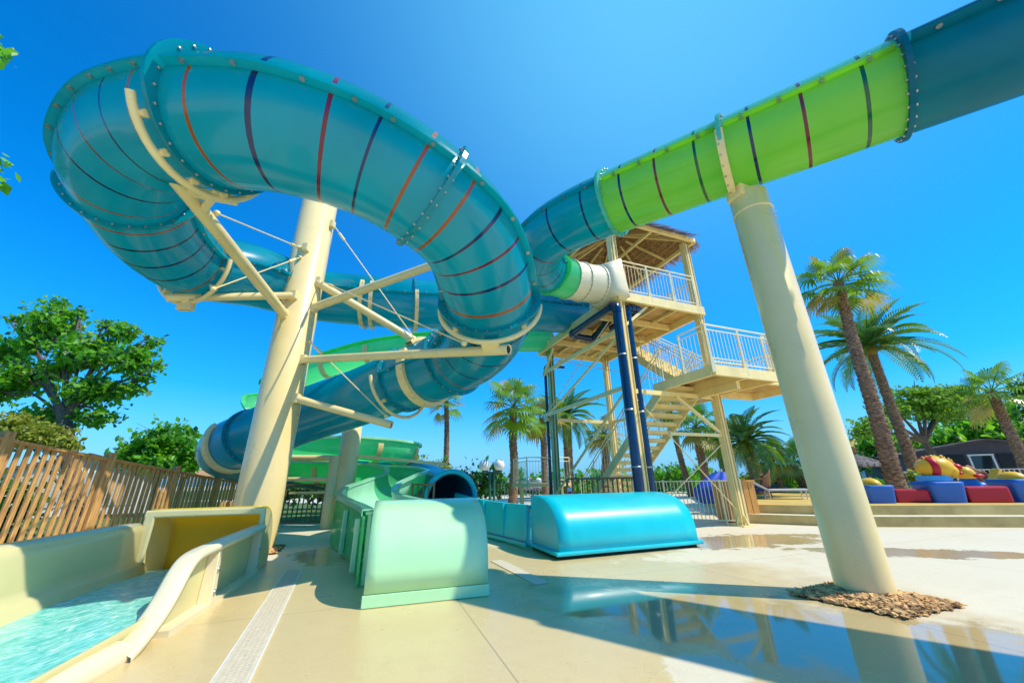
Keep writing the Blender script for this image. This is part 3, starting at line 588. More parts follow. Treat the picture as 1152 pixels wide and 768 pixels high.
def strap(root, P_, x, ang0, ang1, w_=.11, m='cream', off=.10):
    path, rad, S = P_; (p, t, X, Y), r = frame_at(path, rad, S, x); mb = MB(); rows = []
    for k in range(33):
        a = ang0 + (ang1 - ang0) * k / 32; rows.append([ring_pts((p + t * d, t, X, Y), r + o_, a) for d, o_ in ((-w_, .012), (-w_, off), (w_, off), (w_, .012))])
    mb.grid(rows, smooth=False)
    for k in range(14):
        a = ang0 + (ang1 - ang0) * (k + .5) / 14
        for d in (-w_ * .5,): mb.lathe(ring_pts((p + t * d, t, X, Y), r + off, a), [(.016, -.01), (.016, .012)], 6, 1, False, ax=(t, X * -math.sin(a) + Y * math.cos(a), X * math.cos(a) + Y * math.sin(a)))
    return mb.build('saddle_strap', [m, 'steel'], root), ring_pts((p, t, X, Y), r + off, (ang0 + ang1) / 2)
def cable(root, a, b, mids=(.8,)):
    mb = MB(); a = V(a); b = V(b); mb.rod(a, b, .014, 6)
    for t in mids: q = a.lerp(b, t); d = (b - a).normalized(); mb.rod(q - d * .12, q + d * .12, .035, 8)
    for q, d in ((a, 1), (b, -1)): mb.blob(q, (.05, .05, .05), n=8, m=6)
    return mb.build('tie_rod', 'cream', root)
def arm(root, a, b, r, hole=True):
    mb = MB(); a = V(a); b = V(b); d = (b - a).normalized(); mb.sweep([a, b], r, 16, caps=False)
    e = b - d * .04; mb.sweep([b, b - d * .02], [r * 1.0, r * .78], 16, caps=False); mb.sweep([b - d * .02, b - d * .25], r * .78, 16, 1)
    mb.blob(a, (r * 1.02,) * 3, n=12, m=8); o = mb.build('support_arm', ['cream', 'dark'], root)
    mb = MB(); mb.box(a, (.16, .10, .22)); mb.build('clevis', 'cream', o, bevel=.02); return o
PA = (pa, ra, Sa)
cl = (-5.33, 8.36)
pl = column('support_pillar', 'tall cream steel pillar on the left with arms carrying the blue loop', cl, .44, 8.6)
def onp(x, y): z = above(x, y, (cl[0] * .96, cl[1] * .96)); d = ray(x, y); v = V((d.x, d.y, 0)); q = EYE + d * ((z - EYE.z) / d.z); q2 = V((q.x - cl[0], q.y - cl[1], 0)); q2 = q2.normalized() * .46; return V((cl[0] + q2.x, cl[1] + q2.y, z))
s3, e3 = saddle(pl, PA, Fa[3 - 0], -PI * .98, -.15, axis=.07) if False else (None, None)
_, e = saddle(pl, PA, Fa[3], PI * .66, PI * 1.84, axis=-.13, tabs=8, off=.14)
b_ = at(191, 193, e.y - .30); arm(pl, onp(318, 352), b_, .105)
mb = MB(); mb.bar(e, b_ .lerp(onp(318, 352), .08), .16, .10); mb.bar(ring_pts(frame_at(pa, ra, Sa, Fa[3])[0], .70, PI * 1.35), b_.lerp(onp(318, 352), .18), .10, .10); mb.build('bracket', 'cream', pl, bevel=.02)
_, e = saddle(pl, PA, Fa[1], -PI * .98, -.02, axis=.10, tabs=6)
d_ = ray(187, 335); b_ = EYE + d_ * ((e - EYE).length + .0); arm(pl, onp(330, 333), b_, .085)
mb = MB(); mb.bar(e, e - Z_ * .16, .30, .14); mb.bar(e, b_.lerp(onp(330, 333), .14), .16, .14); mb.build('bracket', 'cream', pl, bevel=.02)
_, e = saddle(pl, PA, Fa[5], -PI * .97, -.03, axis=.12, tabs=2, off=.13)
e = V(e); d_ = ray(573, 393); b_ = EYE + d_ * ((e - EYE).length); arm(pl, onp(345, 404), b_, .085)
mb = MB(); q = b_.lerp(onp(345, 404), .06); mb.bar(e, q, .30, .10); mb.build('bracket', 'cream', pl, bevel=.02)
arm(pl, onp(358, 345), at(490, 297, 7.6), .10); arm(pl, onp(362, 318), at(467, 383, 9.55), .10); arm(pl, onp(337, 448), at(441, 478, 8.3), .085)
strap(pl, PA, Fa[0] - .02, -PI * 1.02, .02, w_=.05, off=.14); strap(pl, PA, Fa[0] + 1.15, -PI * 1.1, PI * .1, w_=.05); strap(pl, PA, Fa[0] + 1.38, -PI * 1.1, PI * .1, w_=.05)
_, e = saddle(pl, PA, Fa[7], -PI * .98, -.02, axis=.12, tabs=2, rr=.04)
strap(pl, PA, Fa[8] + .75, -PI * 1.2, PI * .2, w_=.10); strap(pl, PA, Fa[7] - .75, -PI * 1.15, PI * .75, w_=.10)
for a, b, Y_ in (((335, 277), (244, 240), 4.6), ((338, 290), (240, 325), 6.0), ((382, 250), (468, 383), 9.4), ((366, 315), (522, 386), 5.4), ((358, 384), (434, 468), 8.4)): cable(pl, onp(*a), at(b[0], b[1], Y_), (.12,))
mb = MB()
for x, y in ((345, 280), (383, 252), (362, 316), (357, 346), (345, 404), (337, 448), (332, 333)): q = onp(x, y); mb.box(q, (.14, .16, .22))
mb.build('lug_plate', 'cream', pl, bevel=.02)

cr = (3.80, 4.74)
pr = column('support_pillar', 'stout cream pillar on the right standing in a bed of bark chips', cr, .262, 5.42)
mb = MB(); mb.lathe((cr[0], cr[1], 5.05), [(.264, 0), (.273, .01), (.273, .03), (.264, .04)], 48); mb.build('weld_band', 'cream', pr)
mb = MB()
for z in (5.02, 5.12): q = V((cr[0], cr[1], z)) + V((.265, .06, 0)); mb.box(q + V((.05, 0, 0)), (.12, .14, .015)); mb.rod(q + V((.08, 0, -.05)), q + V((.08, 0, .06)), .012, 6)
mb.build('lug_plate', 'steel', pr)
PB = (pb, rb, Sb)
strap(pr, PB, Fb[5], -PI * 1.0, -.05, w_=.05, m='cream', off=.13)
(p, t, X, Y), r = frame_at(pb, rb, Sb, Fb[5]); q = p - Y * (r + .10); mb = MB(); mb.bar(q, V((cr[0], cr[1], 5.40)), .28, .20); mb.build('bracket', 'cream', pr, bevel=.02)
cb = (-5.32, 12.4)
pk = column('support_pillar', 'slimmer cream pillar behind the fence inside the green spiral', cb, .30, 3.35)
mb = MB(); z = 1.70; mb.bar(V((cb[0], cb[1], z + .38)), at(502, 522, 12.6), .09, .09); mb.bar(V((cb[0], cb[1], .98)), V((cb[0], cb[1] - .01, .98)) + V((-1.8, .2, 0)), .07, .07); mb.build('support_arm', 'cream', pk)
ck = (-5.62, 12.15)
pk2 = column('support_pillar', 'short cream post with horizontal arms beside the slim rear pillar', ck, .16, 2.05)
mb = MB(); mb.rod(V((ck[0], ck[1], 1.98)), V((ck[0] - 2.4, ck[1] + .2, 2.05)), .09, 12); mb.rod(V((ck[0], ck[1], 1.35)), V((ck[0] - 1.9, ck[1] + .2, 1.4)), .07, 12); mb.build('support_arm', 'cream', pk2)

def mulch_bed(label, pts, hgt, n, avoid, ra_):
    mb = MB(); P4 = [V((x, y, 0)) for x, y in pts]; c = sum(P4, V()) / 4
    ns = 14; rows = []
    for i in range(ns + 1):
        a = P4[0].lerp(P4[1], i / ns); b = P4[3].lerp(P4[2], i / ns); row = []
        for k in range(ns + 1):
            q = a.lerp(b, k / ns); e = min(i, ns - i, k, ns - k) / (ns / 2); row.append(q + Z_ * (.006 + hgt * min(1, e * 1.6) * uni(.7, 1)))
        rows.append(row)
    mb.grid(rows, 1, smooth=False)
    for _ in range(n):
        s_, t_ = rnd(), rnd(); q = P4[0].lerp(P4[1], s_).lerp(P4[3].lerp(P4[2], s_), t_)
        if (V((q.x, q.y, 0)) - V((*avoid, 0))).length < ra_: continue
        e = min(s_, 1 - s_, t_, 1 - t_) * 2; q.z = .012 + hgt * min(1, e * 1.6) + uni(0, .02)
        a = uni(0, 2 * PI); X = V((math.cos(a), math.sin(a), uni(-.35, .35))).normalized(); Y = Z_.cross(X).normalized(); Y = (Y + Z_ * uni(-.5, .5)).normalized(); Z = X.cross(Y)
        mb.box(q, (uni(.04, .10), uni(.02, .045), uni(.006, .014)), (X, Y, Z), 0)
    return tag(mb.build('bark_mulch', ['mulch', 'soil']), label, None, kind='stuff')
mulch_bed('brown bark chips round the foot of the right pillar', [(3.04, 4.88), (3.54, 4.06), (4.42, 4.38), (3.96, 5.28)], .06, 1900, cr, .26)
mulch_bed('brown bark chips round the foot of the left pillar', [(-5.95, 8.6), (-5.55, 7.6), (-4.55, 7.95), (-4.95, 8.95)], .06, 900, cl, .44)

# drain channel
mb = MB(); da, db = V((-1.93, 3.1, .006)), V((-3.43, 6.56, .006)); dd = (da - db).normalized(); da = da + dd * 3; dn = V((-dd.y, dd.x, 0)); mid = (da + db) / 2; ln = (da - db).length
mb.box(mid, (.225, ln, .008), (dn, dd, Z_))
for s_ in (-1, 1): mb.box(mid + dn * (s_ * .119) + Z_ * .001, (.010, ln, .010), (dn, dd, Z_), 2)
k = 0; x = .04
while x < ln:
    for j in range(5): mb.box(db + dd * x + dn * ((j - 2) * .038) + Z_ * .005, (.024, .010, .002), (dn, dd, Z_), 1)
    x += .034
tag(mb.build('drain_channel', ['drain', 'drain_hole', 'white']), 'long cream slotted drain strip running along the paving beside the trough', 'drain')
mb = MB(); a, b = V((-.32, 7.0, .006)), V((.33, 5.50, .006)); mb.bar(a, b, .20, .008); tag(mb.build('drain_channel', 'drain'), 'short pale drain strip in the paving between mint box and blue lane', 'drain')

# ------------------------------------------------------------------ tower
N0 = V((3.18, 9.85, 0)); R0_ = V((6.07, 11.0, 0)); tU = (R0_ - N0).normalized(); tV = V((-tU.y, tU.x, 0)); WU = (R0_ - N0).length; WV = 5.2; DK = 6.4
tower = thing('slide_tower', 'cream steel slide tower with thatched roof, open stairs and navy pipes', 'tower', N0)
def T(a, b, z=0.0): return N0 + tU * a + tV * b + Z_ * z
axT = (tU, tV, Z_)
posts = [(0, 0, 8.9), (WU, 0, 8.9), (.28, WV - .15, DK), (WU, WV, DK), (0, 3.5, 8.9), (WU, 3.5, 8.9)]
for a, b, h_ in posts:
    mb = MB(); z0 = 0 if b != 3.5 else DK; w_ = .20 if b != 3.5 else .12
    mb.box(T(a, b, (z0 + h_) / 2), (w_ * .35, w_, h_ - z0), axT)
    for s_ in (-1, 1): mb.box(T(a, b, (z0 + h_) / 2) + tU * (s_ * w_ * .5), (.022, w_, h_ - z0), axT)
    if z0 == 0:
        mb.box(T(a, b, .015), (.42, .42, .03), axT)
        for dx, dy in ((1, 0), (-1, 0), (0, 1), (0, -1)): mb.bar(T(a, b, .03) + tU * dx * .17 + tV * dy * .17, T(a, b, .26) + tU * dx * .09 + tV * dy * .09, .03, .06)
    mb.build('post', 'post_green_cast' if (a, b) == (.28, WV - .15) else 'cream_tower', tower, bevel=.006)
def beam(pts, w_, h_, name='beam', m='cream_tower'):
    for a, b in pts: mb = MB(); mb.bar(T(*a), T(*b), w_, h_); mb.build(name, m, tower)
e_ = .12
beam([((-e_, -e_, DK - .14), (WU + e_, -e_, DK - .14)), ((-e_, WV + e_, DK - .14), (WU + e_, WV + e_, DK - .14))], .10, .28, 'edge_beam')
beam([((-e_, -e_ + .05, DK - .14), (-e_, WV + e_ - .05, DK - .14)), ((WU + e_, -e_ + .05, DK - .14), (WU + e_, WV + e_ - .05, DK - .14))], .10, .274, 'edge_beam')
beam([((0, k, DK - .17), (WU, k, DK - .17)) for k in (1.3, 2.6, 3.9)], .09, .20, 'cross_beam')
beam([((k * WU / 4, 0, DK - .11), (k * WU / 4, WV, DK - .11)) for k in (1, 2, 3)], .06, .10, 'joist')
mb = MB(); mb.box(T(WU / 2, WV / 2, DK - .03), (WU + .2, WV + .2, .03), axT); mb.build('deck', 'ply', tower)
# bracing between the legs
beam([((0, 0, 3.45), (WU, 0, 3.45)), ((0, 0, 3.6), (0, WV, 3.6)), ((WU, 0, 3.45), (WU, WV, 3.45)), ((0, WV, 3.45), (WU, WV, 3.45)), ((0, 0, 5.3), (0, WV, 5.3))], .07, .12, 'brace_beam')
beam([((WU, 0, 3.3), (WU - .9, 0, 4.6 - .5)), ((WU, 0, 2.35), (WU - 1.55, 0, 3.4)), ((WU, 0, 2.35), (WU - 2.0, 0.0, 2.35)), ((0, WV, 5.2), (1.0, WV, 6.1)), ((0, WV, 5.2), (0, WV - 1.0, 6.1)), ((0, 0, 5.3), (1, 0, 6.1))], .07, .08, 'knee_brace')
beam([((0, WV, .4), (0, 0.2, 3.5)), ((0, WV, 3.5), (0, 0, 5.2))], .06, .06, 'diagonal_brace')
mb = MB()
for a, b in (((0, 0, 3.4), (WU, 0, .3)), ((0, 0, .3), (WU, 0, 2.2)), ((0, 0, 6.0), (0, WV, 3.6)), ((0, WV, 6.0), (WU, 0, 3.7))): mb.rod(T(*a), T(*b), .016, 6); 
mb.build('tie_rod', 'cream_tower', tower)
# railings: one part per run
def rail_run(a, b, h_=1.1, step=.125, post_step=1.1, first=0, last=1):
    a = V(a); b = V(b); mb = MB(); L_ = (b - a).length; t = (b - a) / L_
    for z in (h_, h_ - .14, .10): mb.rod(a + Z_ * z, b + Z_ * z, .022 if z == h_ else .015, 6)
    n = max(1, round(L_ / post_step))
    for i in range(first, n + last): q = a.lerp(b, i / n); mb.bar(q - Z_ * .18, q + Z_ * h_, .05, .05); mb.box(q - Z_ * .02, (.09, .09, .34))
    k = max(1, round(L_ / step))
    for i in range(1, k): q = a.lerp(b, i / k); mb.rod(q + Z_ * .10, q + Z_ * (h_ - .14), .0085, 5, caps=False)
    return mb.build('railing', 'rail_white', tower)
rail_run(T(.15, -e_, DK), T(WU - .1, -e_, DK)); rail_run(T(WU + e_, .1, DK), T(WU + e_, 3.1, DK)); rail_run(T(.1, WV + e_, DK), T(WU, WV + e_, DK)); rail_run(T(-e_, .75, DK), T(-e_, 1.25, DK)); rail_run(T(-e_, 4.0, DK), T(-e_, WV, DK))
# roof: frame, rafters, thatch
RZ = 8.92; r0, r1, q0, q1 = -.25, WU + .25, -.25, 3.75; cx_, cy_ = (r0 + r1) / 2, (q0 + q1) / 2; AP = RZ + 1.2
cor = [T(r0, q0, RZ), T(r1, q0, RZ), T(r1, q1, RZ), T(r0, q1, RZ)]; apex = T(cx_, cy_, AP)
mb = MB()
for i in range(4): mb.bar(cor[i], cor[(i + 1) % 4], .09, .14); mb.bar(cor[i], apex, .07, .12)
for i in range(4):
    for k in (1 / 3, 2 / 3): mb.bar(cor[i].lerp(cor[(i + 1) % 4], k), apex.lerp(cor[i].lerp(cor[(i + 1) % 4], k), .25), .05, .08)
mb.bar(cor[0].lerp(cor[1], .5), cor[2].lerp(cor[3], .5), .06, .10)
rf_ = mb.build('roof_frame', 'cream_tower', tower)
mb = MB()
for i in range(4):
    a, b = cor[i] + Z_ * .09, cor[(i + 1) % 4] + Z_ * .09; ap = apex + Z_ * .09; o_ = ((a + b) / 2 - T(cx_, cy_, RZ + .09)).normalized()
    for k in range(9):       # battens under the thatch
        s_ = .04 + k * .105; mb.bar(a.lerp(ap, s_), b.lerp(ap, s_), .035, .03, 1)
    nn = (b - a).cross(ap - a).normalized(); nn = nn if nn.z > 0 else -nn
    mb.add([a + nn * .02, b + nn * .02, ap + nn * .02], [(0, 1, 2)])
    for _ in range(2600):
        s_ = rnd() ** 1.25; t_ = rnd(); q = a.lerp(b, t_).lerp(ap, s_) + nn * uni(.02, .13); L_ = uni(.3, .6)
        d = ((a + b) / 2 - ap).normalized() + (b - a).normalized() * uni(-.25, .25) - Z_ * uni(0, .25); d.normalize(); sx = (b - a).normalized() * uni(.008, .02)
        mb.add([q - sx, q + sx, q + d * L_ + sx * .4, q + d * L_ - sx * .4], [(0, 1, 2, 3)])
mb.build('roof_thatch', ['thatch', 'ply'], tower)
# landing and stairs
LZ = 3.85; ln0 = V((4.98, 8.86, 0)); lU, lV = tU, tV
def LP(a, b, z=0.0): return ln0 + lU * a + lV * b + Z_ * z
mb = MB(); LW, LV = 2.3, 2.1
for a, b in (((0, 0), (LW, 0)), ((0, LV), (LW, LV))): mb.bar(LP(*a, LZ - .13), LP(*b, LZ - .13), .09, .26)
for a, b in (((0, .05), (0, LV - .05)), ((LW, .05), (LW, LV - .05)), ((LW * .5, .05), (LW * .5, LV - .05))): mb.bar(LP(*a, LZ - .13), LP(*b, LZ - .13), .09, .25)
mb.box(LP(LW / 2, LV / 2, LZ - .02), (LW, LV, .025), axT, 1); mb.bar(LP(1.15, .3, LZ - .36), LP(1.15, LV + .4, LZ - .36), .12, .20)
mb.bar(LP(LW, .3, LZ - .13), LP(LW + 1.8, .3, LZ - .13), .09, .24); mb.bar(LP(LW, LV, LZ - .13), LP(LW + 1.8, LV, LZ - .13), .09, .24); mb.bar(LP(LW + 1.8, .3, LZ - .13), LP(LW + 1.8, LV, LZ - .13), .09, .24); mb.box(LP(LW + .9, (LV + .3) / 2, LZ - .02), (1.8, LV - .3, .025), axT, 1)
mb.build('landing', ['cream_tower', 'ply'], tower)
rail_run(LP(0, 0, LZ), LP(LW, 0, LZ)); rail_run(LP(LW, .15, LZ), LP(LW + 1.8, .3, LZ)); rail_run(LP(LW + 1.8, .3, LZ), LP(LW + 1.8, LV, LZ), first=1); rail_run(LP(0, 0, LZ), LP(0, .9, LZ), first=1); rail_run(LP(LW + 1.8, LV, LZ), LP(2.65, LV, LZ), first=1)
def stair(a, b, width, side, n):
    a = V(a); b = V(b); d = b - a; mb = MB()
    for s_ in (0, 1): mb.bar(a + side * (width * s_), b + side * (width * s_), .05, .26)
    o = mb.build('stair_flight', 'cream_tower', tower)
    hd = V((d.x, d.y, 0)).normalized(); sd = side
    for i in range(n):
        q = a.lerp(b, (i + .5) / n) + side * width / 2 + Z_ * .05; m2 = MB(); m2.box(q, (width - .05, .35, .11), (sd, hd, Z_)); m2.build('tread', 'cream_tower', o)
    m2 = MB()
    for s_ in (0, 1):
        p0, p1 = a + side * (width * s_) + Z_ * .1, b + side * (width * s_) + Z_ * .1
        for z in (1.0, .86): m2.rod(p0 + Z_ * z, p1 + Z_ * z, .02, 6)
        for i in range(6): q = p0.lerp(p1, i / 5); m2.rod(q, q + Z_ * 1.0, .018, 6)
        for i in range(30): q = p0.lerp(p1, i / 29.5); m2.rod(q, q + Z_ * .86, .008, 5, caps=False)
    m2.build('handrail', 'rail_white', o); return o
stair(LP(.02, LV + 4.6, .05), LP(.02, LV - .4, LZ - .1), 1.40, tU, 17)
stair(LP(1.5, LV, LZ - .1), LP(1.5, LV + 3.3, DK - .1), .95, tU, 12)
# small platform with railing at the foot of the stairs, behind the left leg
mb = MB(); q = T(.45, WV + 1.5, 1.05); mb.box(q, (2.0, 1.5, .12), axT); 
for dx in (-.9, .9): mb.box(q + tU * dx - Z_ * .55, (.12, .12, 1.0), axT)
mb.build('lower_platform', 'cream_tower', tower)
rail_run(T(-.5, WV + .8, 1.12), T(1.4, WV + .8, 1.12), .95); rail_run(T(-.5, WV + .8, 1.12), T(-.5, WV + 2.2, 1.12), .95, first=1)
# navy water pipes
def pipe(pts, r, clamps=()):
    mb = MB(); 
    P_ = []
    for i, q in enumerate(pts):
        q = V(q)
        if 0 < i < len(pts) - 1:
            a, b = V(pts[i - 1]), V(pts[i + 1]); k = .16
            for s_ in range(5): tt = s_ / 4; P_.append((q + (a - q).normalized() * k).lerp(q, tt).lerp(q.lerp(q + (b - q).normalized() * k, tt), tt))
        else: P_.append(q)
    mb.sweep(P_, r, 14)
    for i in range(1, len(pts) - 1):
        q = V(pts[i])
        for o_ in (pts[i - 1], pts[i + 1]): d = (V(o_) - q).normalized(); mb.rod(q + d * .14, q + d * .26, r * 1.14, 14)
    o = mb.build('water_pipe', 'navy_pipe', tower)
    for z in clamps: m2 = MB(); m2.lathe((pts[0][0], pts[0][1], z), [(r + .004, -.02), (r + .012, -.02), (r + .012, .02), (r + .004, .02)], 16, cap=False); m2.build('pipe_clamp', 'steel', o)
    return o
p1 = T(-.24, -.14); p2 = T(.29, .06)
pipe([p1, p1 + Z_ * 5.95, p1 + Z_ * 5.95 + tV * 2.6, p1 + tU * .9 + Z_ * 5.9 + tV * 2.6, p1 + tU * .9 + Z_ * 6.2 + tV * 1.6], .12, (1.5, 2.9, 4.4))
pipe([p2, p2 + Z_ * 6.0, p2 + Z_ * 6.0 + tU * .55, p2 + Z_ * 6.0 + tU * .55 + tV * 1.5], .115, (1.5, 2.9, 4.4))
p3 = T(.16, WV + .12); pipe([p3, p3 + Z_ * 5.7, p3 + Z_ * 5.7 + tU * .9], .06, (2.0,))
# tower launch cover of the blue slide
mb = MB(); q = T(-.15, 2.6, DK); 
mb.build('deck_edge_plate', 'cream_tower', tower) if False else None

# ------------------------------------------------------------------ fences
def picket_fence(name, label, cat, pts, h_, m, step, pw, rail_h, postw, group=None, base=.10, topcap=None, z0=0.0):
    t = thing(name, label, cat, V((pts[0][0], pts[0][1], z0)), group=group)
    for a, b in zip(pts, pts[1:]):
        a = V((a[0], a[1], z0)); b = V((b[0], b[1], z0)); L_ = (b - a).length; mb = MB(); k = max(2, round(L_ / step))
        for i in range(1, k): q = a.lerp(b, i / k); mb.box(q + Z_ * ((h_ + base) / 2), (pw, pw, h_ - base - .02), ((b - a).normalized(), Z_.cross((b - a).normalized()), Z_))
        mb.bar(a + Z_ * base, b + Z_ * base, rail_h, rail_h); mb.bar(a + Z_ * h_, b + Z_ * h_, rail_h * 1.3, rail_h); mb.build('bar_panel', m, t)
    for q in pts: mb = MB(); mb.box(V((q[0], q[1], z0 + h_ / 2 + .02)), (postw, postw, h_ + .04)); mb.build('post', m, t)
    return t
# timber fence on the left: posts, top rails and slat panels; its top steps down away from the camera
fx = [(-8.46, 4.6, 2.18), (-8.56, 6.35, 2.02), (-8.72, 8.3, 1.80), (-8.86, 10.2, 1.60), (-8.98, 11.9, 1.40), (-9.06, 13.3, 1.28)]
tf = thing('timber_fence', 'brown vertical slat timber fence with square posts along the left side', 'fence', fx[0][:2] + (0,))
for i, (x, y, h_) in enumerate(fx):
    mb = MB(); mb.box((x, y, (h_ + .14) / 2), (.15, .15, h_ + .14)); mb.build('post', 'wood', tf, bevel=.012)
for (x0, y0, h0_), (x1, y1, h1_) in zip(fx, fx[1:]):
    a, b = V((x0, y0, 0)), V((x1, y1, 0)); d = (b - a).normalized(); nrm = Z_.cross(d); mb = MB(); k = round((b - a).length / .135)
    for i in range(1, k):
        q = a.lerp(b, i / k); h_ = h0_ + (h1_ - h0_) * i / k - .02; mb.box(q + Z_ * (h_ / 2 + .04) + d * uni(-.008, .008), (.075, .028, h_ - .08), (d, nrm, Z_))
    mb.build('slat_panel', 'wood', tf)
    mb = MB(); mb.bar(a + Z_ * h0_, b + Z_ * h1_, .14, .045); mb.build('rail', 'wood', tf); mb = MB(); mb.bar(a + Z_ * .25 + nrm * -.045, b + Z_ * .25 + nrm * -.045, .05, .09); mb.build('rail', 'wood', tf)
picket_fence('metal_fence', 'dark brown bar fence behind the left pillar, ending at the green chute', 'fence', [(-8.9, 13.1), (-7.56, 12.9), (-5.45, 13.0) if False else (-5.5, 12.75), (-4.75, 12.3)], 1.22, 'wood_dark', .16, .03, .05, .06)
picket_fence('metal_fence', 'short brown bar fence between the green chute and the blue tube mouth', 'fence', [(-2.92, 11.35), (-2.28, 11.25)], 1.17, 'wood_dark', .15, .028, .045, .05)
picket_fence('metal_fence', 'brown bar fence behind the blue stop box, from green leg to navy pipes', 'fence', [(1.78, 13.4), (2.9, 13.0), (3.9, 12.6)], 1.25, 'wood_dark', .16, .045, .06, .07)
wf = picket_fence('metal_fence', 'cream white bar fence at the right tower leg', 'fence', [(3.75, 12.6), (4.55, 12.15), (5.85, 11.35), (6.55, 11.55)], 1.13, 'rail_white', .105, .018, .035, .045)
picket_fence('metal_fence', 'distant white bar fence between the tube mouth and the tower', 'fence', [at(525, 560, 26).to_tuple()[:2], at(575, 560, 26).to_tuple()[:2], at(628, 560, 26).to_tuple()[:2]], 1.12, 'white', .20, .03, .05, .06)
mb = MB(); mb.lathe((cb[0], cb[1], .80), [(.302, 0), (.312, .004), (.312, .066), (.302, .07)], 32, cap=False); tag(mb.build('barrier_tape', 'orange_tape'), 'orange tape wrapped round the slim rear pillar behind the fence', 'tape')
# ------------------------------------------------------------------ right terrace with soft play
t0, t1, t2 = V((6.35, 11.75, 0)), V((8.35, 10.45, 0)), V((24.0, 7.6, 0))
def offs(d): return [V((6.35 + d * .35, 11.75 + d * .94, 0)), V((8.35 + d * .35, 10.45 + d * .94, 0)), V((24 + d * .2, 7.6 + d * .98, 0))]
mb = MB()
def step(d0, d1, z0, z1, mi_top, mi_r):
    a, b = offs(d0), offs(d1)
    for i in range(2): mb.add([a[i] + Z_ * z0, a[i + 1] + Z_ * z0, a[i + 1] + Z_ * z1, a[i] + Z_ * z1], [(0, 1, 2, 3)], mi_r); mb.add([a[i] + Z_ * z1, a[i + 1] + Z_ * z1, b[i + 1] + Z_ * z1, b[i] + Z_ * z1], [(0, 1, 2, 3)], mi_top)
step(0, .45, 0, .235, 2, 0)
a, b = offs(.45), offs(14)
for i in range(2):
    mb.add([a[i] + Z_ * .235, a[i + 1] + Z_ * .235, a[i + 1] + Z_ * .46, a[i] + Z_ * .46], [(0, 1, 2, 3)], 0); mb.add([a[i] + Z_ * .46, a[i + 1] + Z_ * .46, b[i + 1] + Z_ * .46, b[i] + Z_ * .46], [(0, 1, 2, 3)], 1)
a, b = offs(0), offs(.45); c = offs(14); mb.add([a[0], b[0], b[0] + Z_ * .235, a[0] + Z_ * .235], [(0, 1, 2, 3)], 0); mb.add([b[0], c[0], c[0] + Z_ * .46, b[0] + Z_ * .46], [(0, 1, 2, 3)], 0)
struct('terrace', mb, ['terrace', 'terrace_top', 'tread'])
TZ = .46
def onter(x, y): return G(x, y, TZ)
def seat_block(label, x0, x1, yt, yb, dome, Yoff=0.0):
    a = onter(x0, yb); b = onter(x1, yb); w_ = (b - a).length; c = (a + b) / 2; hgt = above((x0 + x1) / 2, yt, c) - TZ
    ux = (b - a).normalized(); uy = Z_.cross(ux); t = thing('soft_play_block', label, 'play block', c, group=None)
    mb = MB(); n = 12; rows = []
    for i in range(7):
        z = hgt * i / 6; k = 1.10 - .12 * (1 - i / 6); k = (1.0 + .16 * (i / 6)); rows.append([])
        for j in range(33):
            an = 2 * PI * j / 32; cc, ss = math.cos(an), math.sin(an); p_ = 2 / 6
            rows[-1].append(c + uy * .40 + ux * (math.copysign(abs(cc) ** p_, cc) * w_ / 2 * k) + uy * (math.copysign(abs(ss) ** p_, ss) * .42 * k) + Z_ * z)
    top = [c + uy * .40 + Z_ * (hgt + .01)] * 33; rows.append([q.lerp(top[0], .12) + Z_ * .012 for q in rows[-1]]); rows.append(top); mb.grid(rows); mb.build('block_body', 'blue_foam', t)
    if dome: mb = MB(); mb.blob(c + uy * .40 + Z_ * (hgt), (w_ * .34, .32, w_ * .32), n=20, m=12); mb.build('dome_cap', 'yellow_foam', t)
    return t, c, hgt, ux, uy, w_
seat_block('blue soft play block with a yellow dome, leftmost on the terrace', 979, 1011, 546, 566, True)
_, c, hg, ux, uy, w_ = seat_block('blue soft play block carrying the yellow creature head', 1054, 1092, 542, 565.5, False)
seat_block('blue soft play block with a yellow dome at the right picture edge', 1148, 1186, 539, 565, True)
for lab, x0, x1 in (('red low soft play wall left of the yellow head', 1013, 1053), ('red low soft play wall right of the yellow head', 1096, 1146)):
    a = onter(x0, 565.5) ; b = onter(x1, 565.5); c1 = (a + b) / 2; u1 = (b - a).normalized(); u2 = Z_.cross(u1); hh = above((x0 + x1) / 2, 550 if x0 < 1050 else 547, c1) - TZ
    mb = MB(); mb.box(c1 + u2 * .28 + Z_ * hh / 2, ((b - a).length, .42, hh), (u1, u2, Z_)); tag(mb.build('soft_play_wall', 'red_foam', bevel=.05), lab, 'play wall')
# yellow creature head: generic rounded head with red stripe and lips
hd = thing('play_creature_head', 'big rounded yellow creature head with red stripe and red mouth on blue block', 'play figure', c + uy * .4 + Z_ * (hg + .0))
mb = MB(); q = c + uy * .4 + Z_ * (hg + .09); mb.lathe(q - Z_ * .075, [(w_ * .50, 0), (w_ * .52, .06), (w_ * .46, .16)], 24); mb.build('neck', 'sky_foam', hd)
hc = q + Z_ * .30 + ux * .12; HX = w_ * .56
mb = MB(); mb.blob(hc, (HX, .42, .33), n=28, m=16, ax=(ux, uy, Z_)); mb.blob(hc + ux * HX * .55 - Z_ * .10, (HX * .52, .36, .22), n=24, m=12, ax=(ux, uy, Z_))
for i in range(14): a = -.6 + i * .12; mb.blob(hc + ux * (HX * a) - uy * uni(.0, .25) + Z_ * (.33 * math.sqrt(max(0, 1 - a * a)) * .93), (.03, .03, .05), n=8, m=6)
mb.build('head', 'yellow_foam', hd)
mb = MB()
rows = []
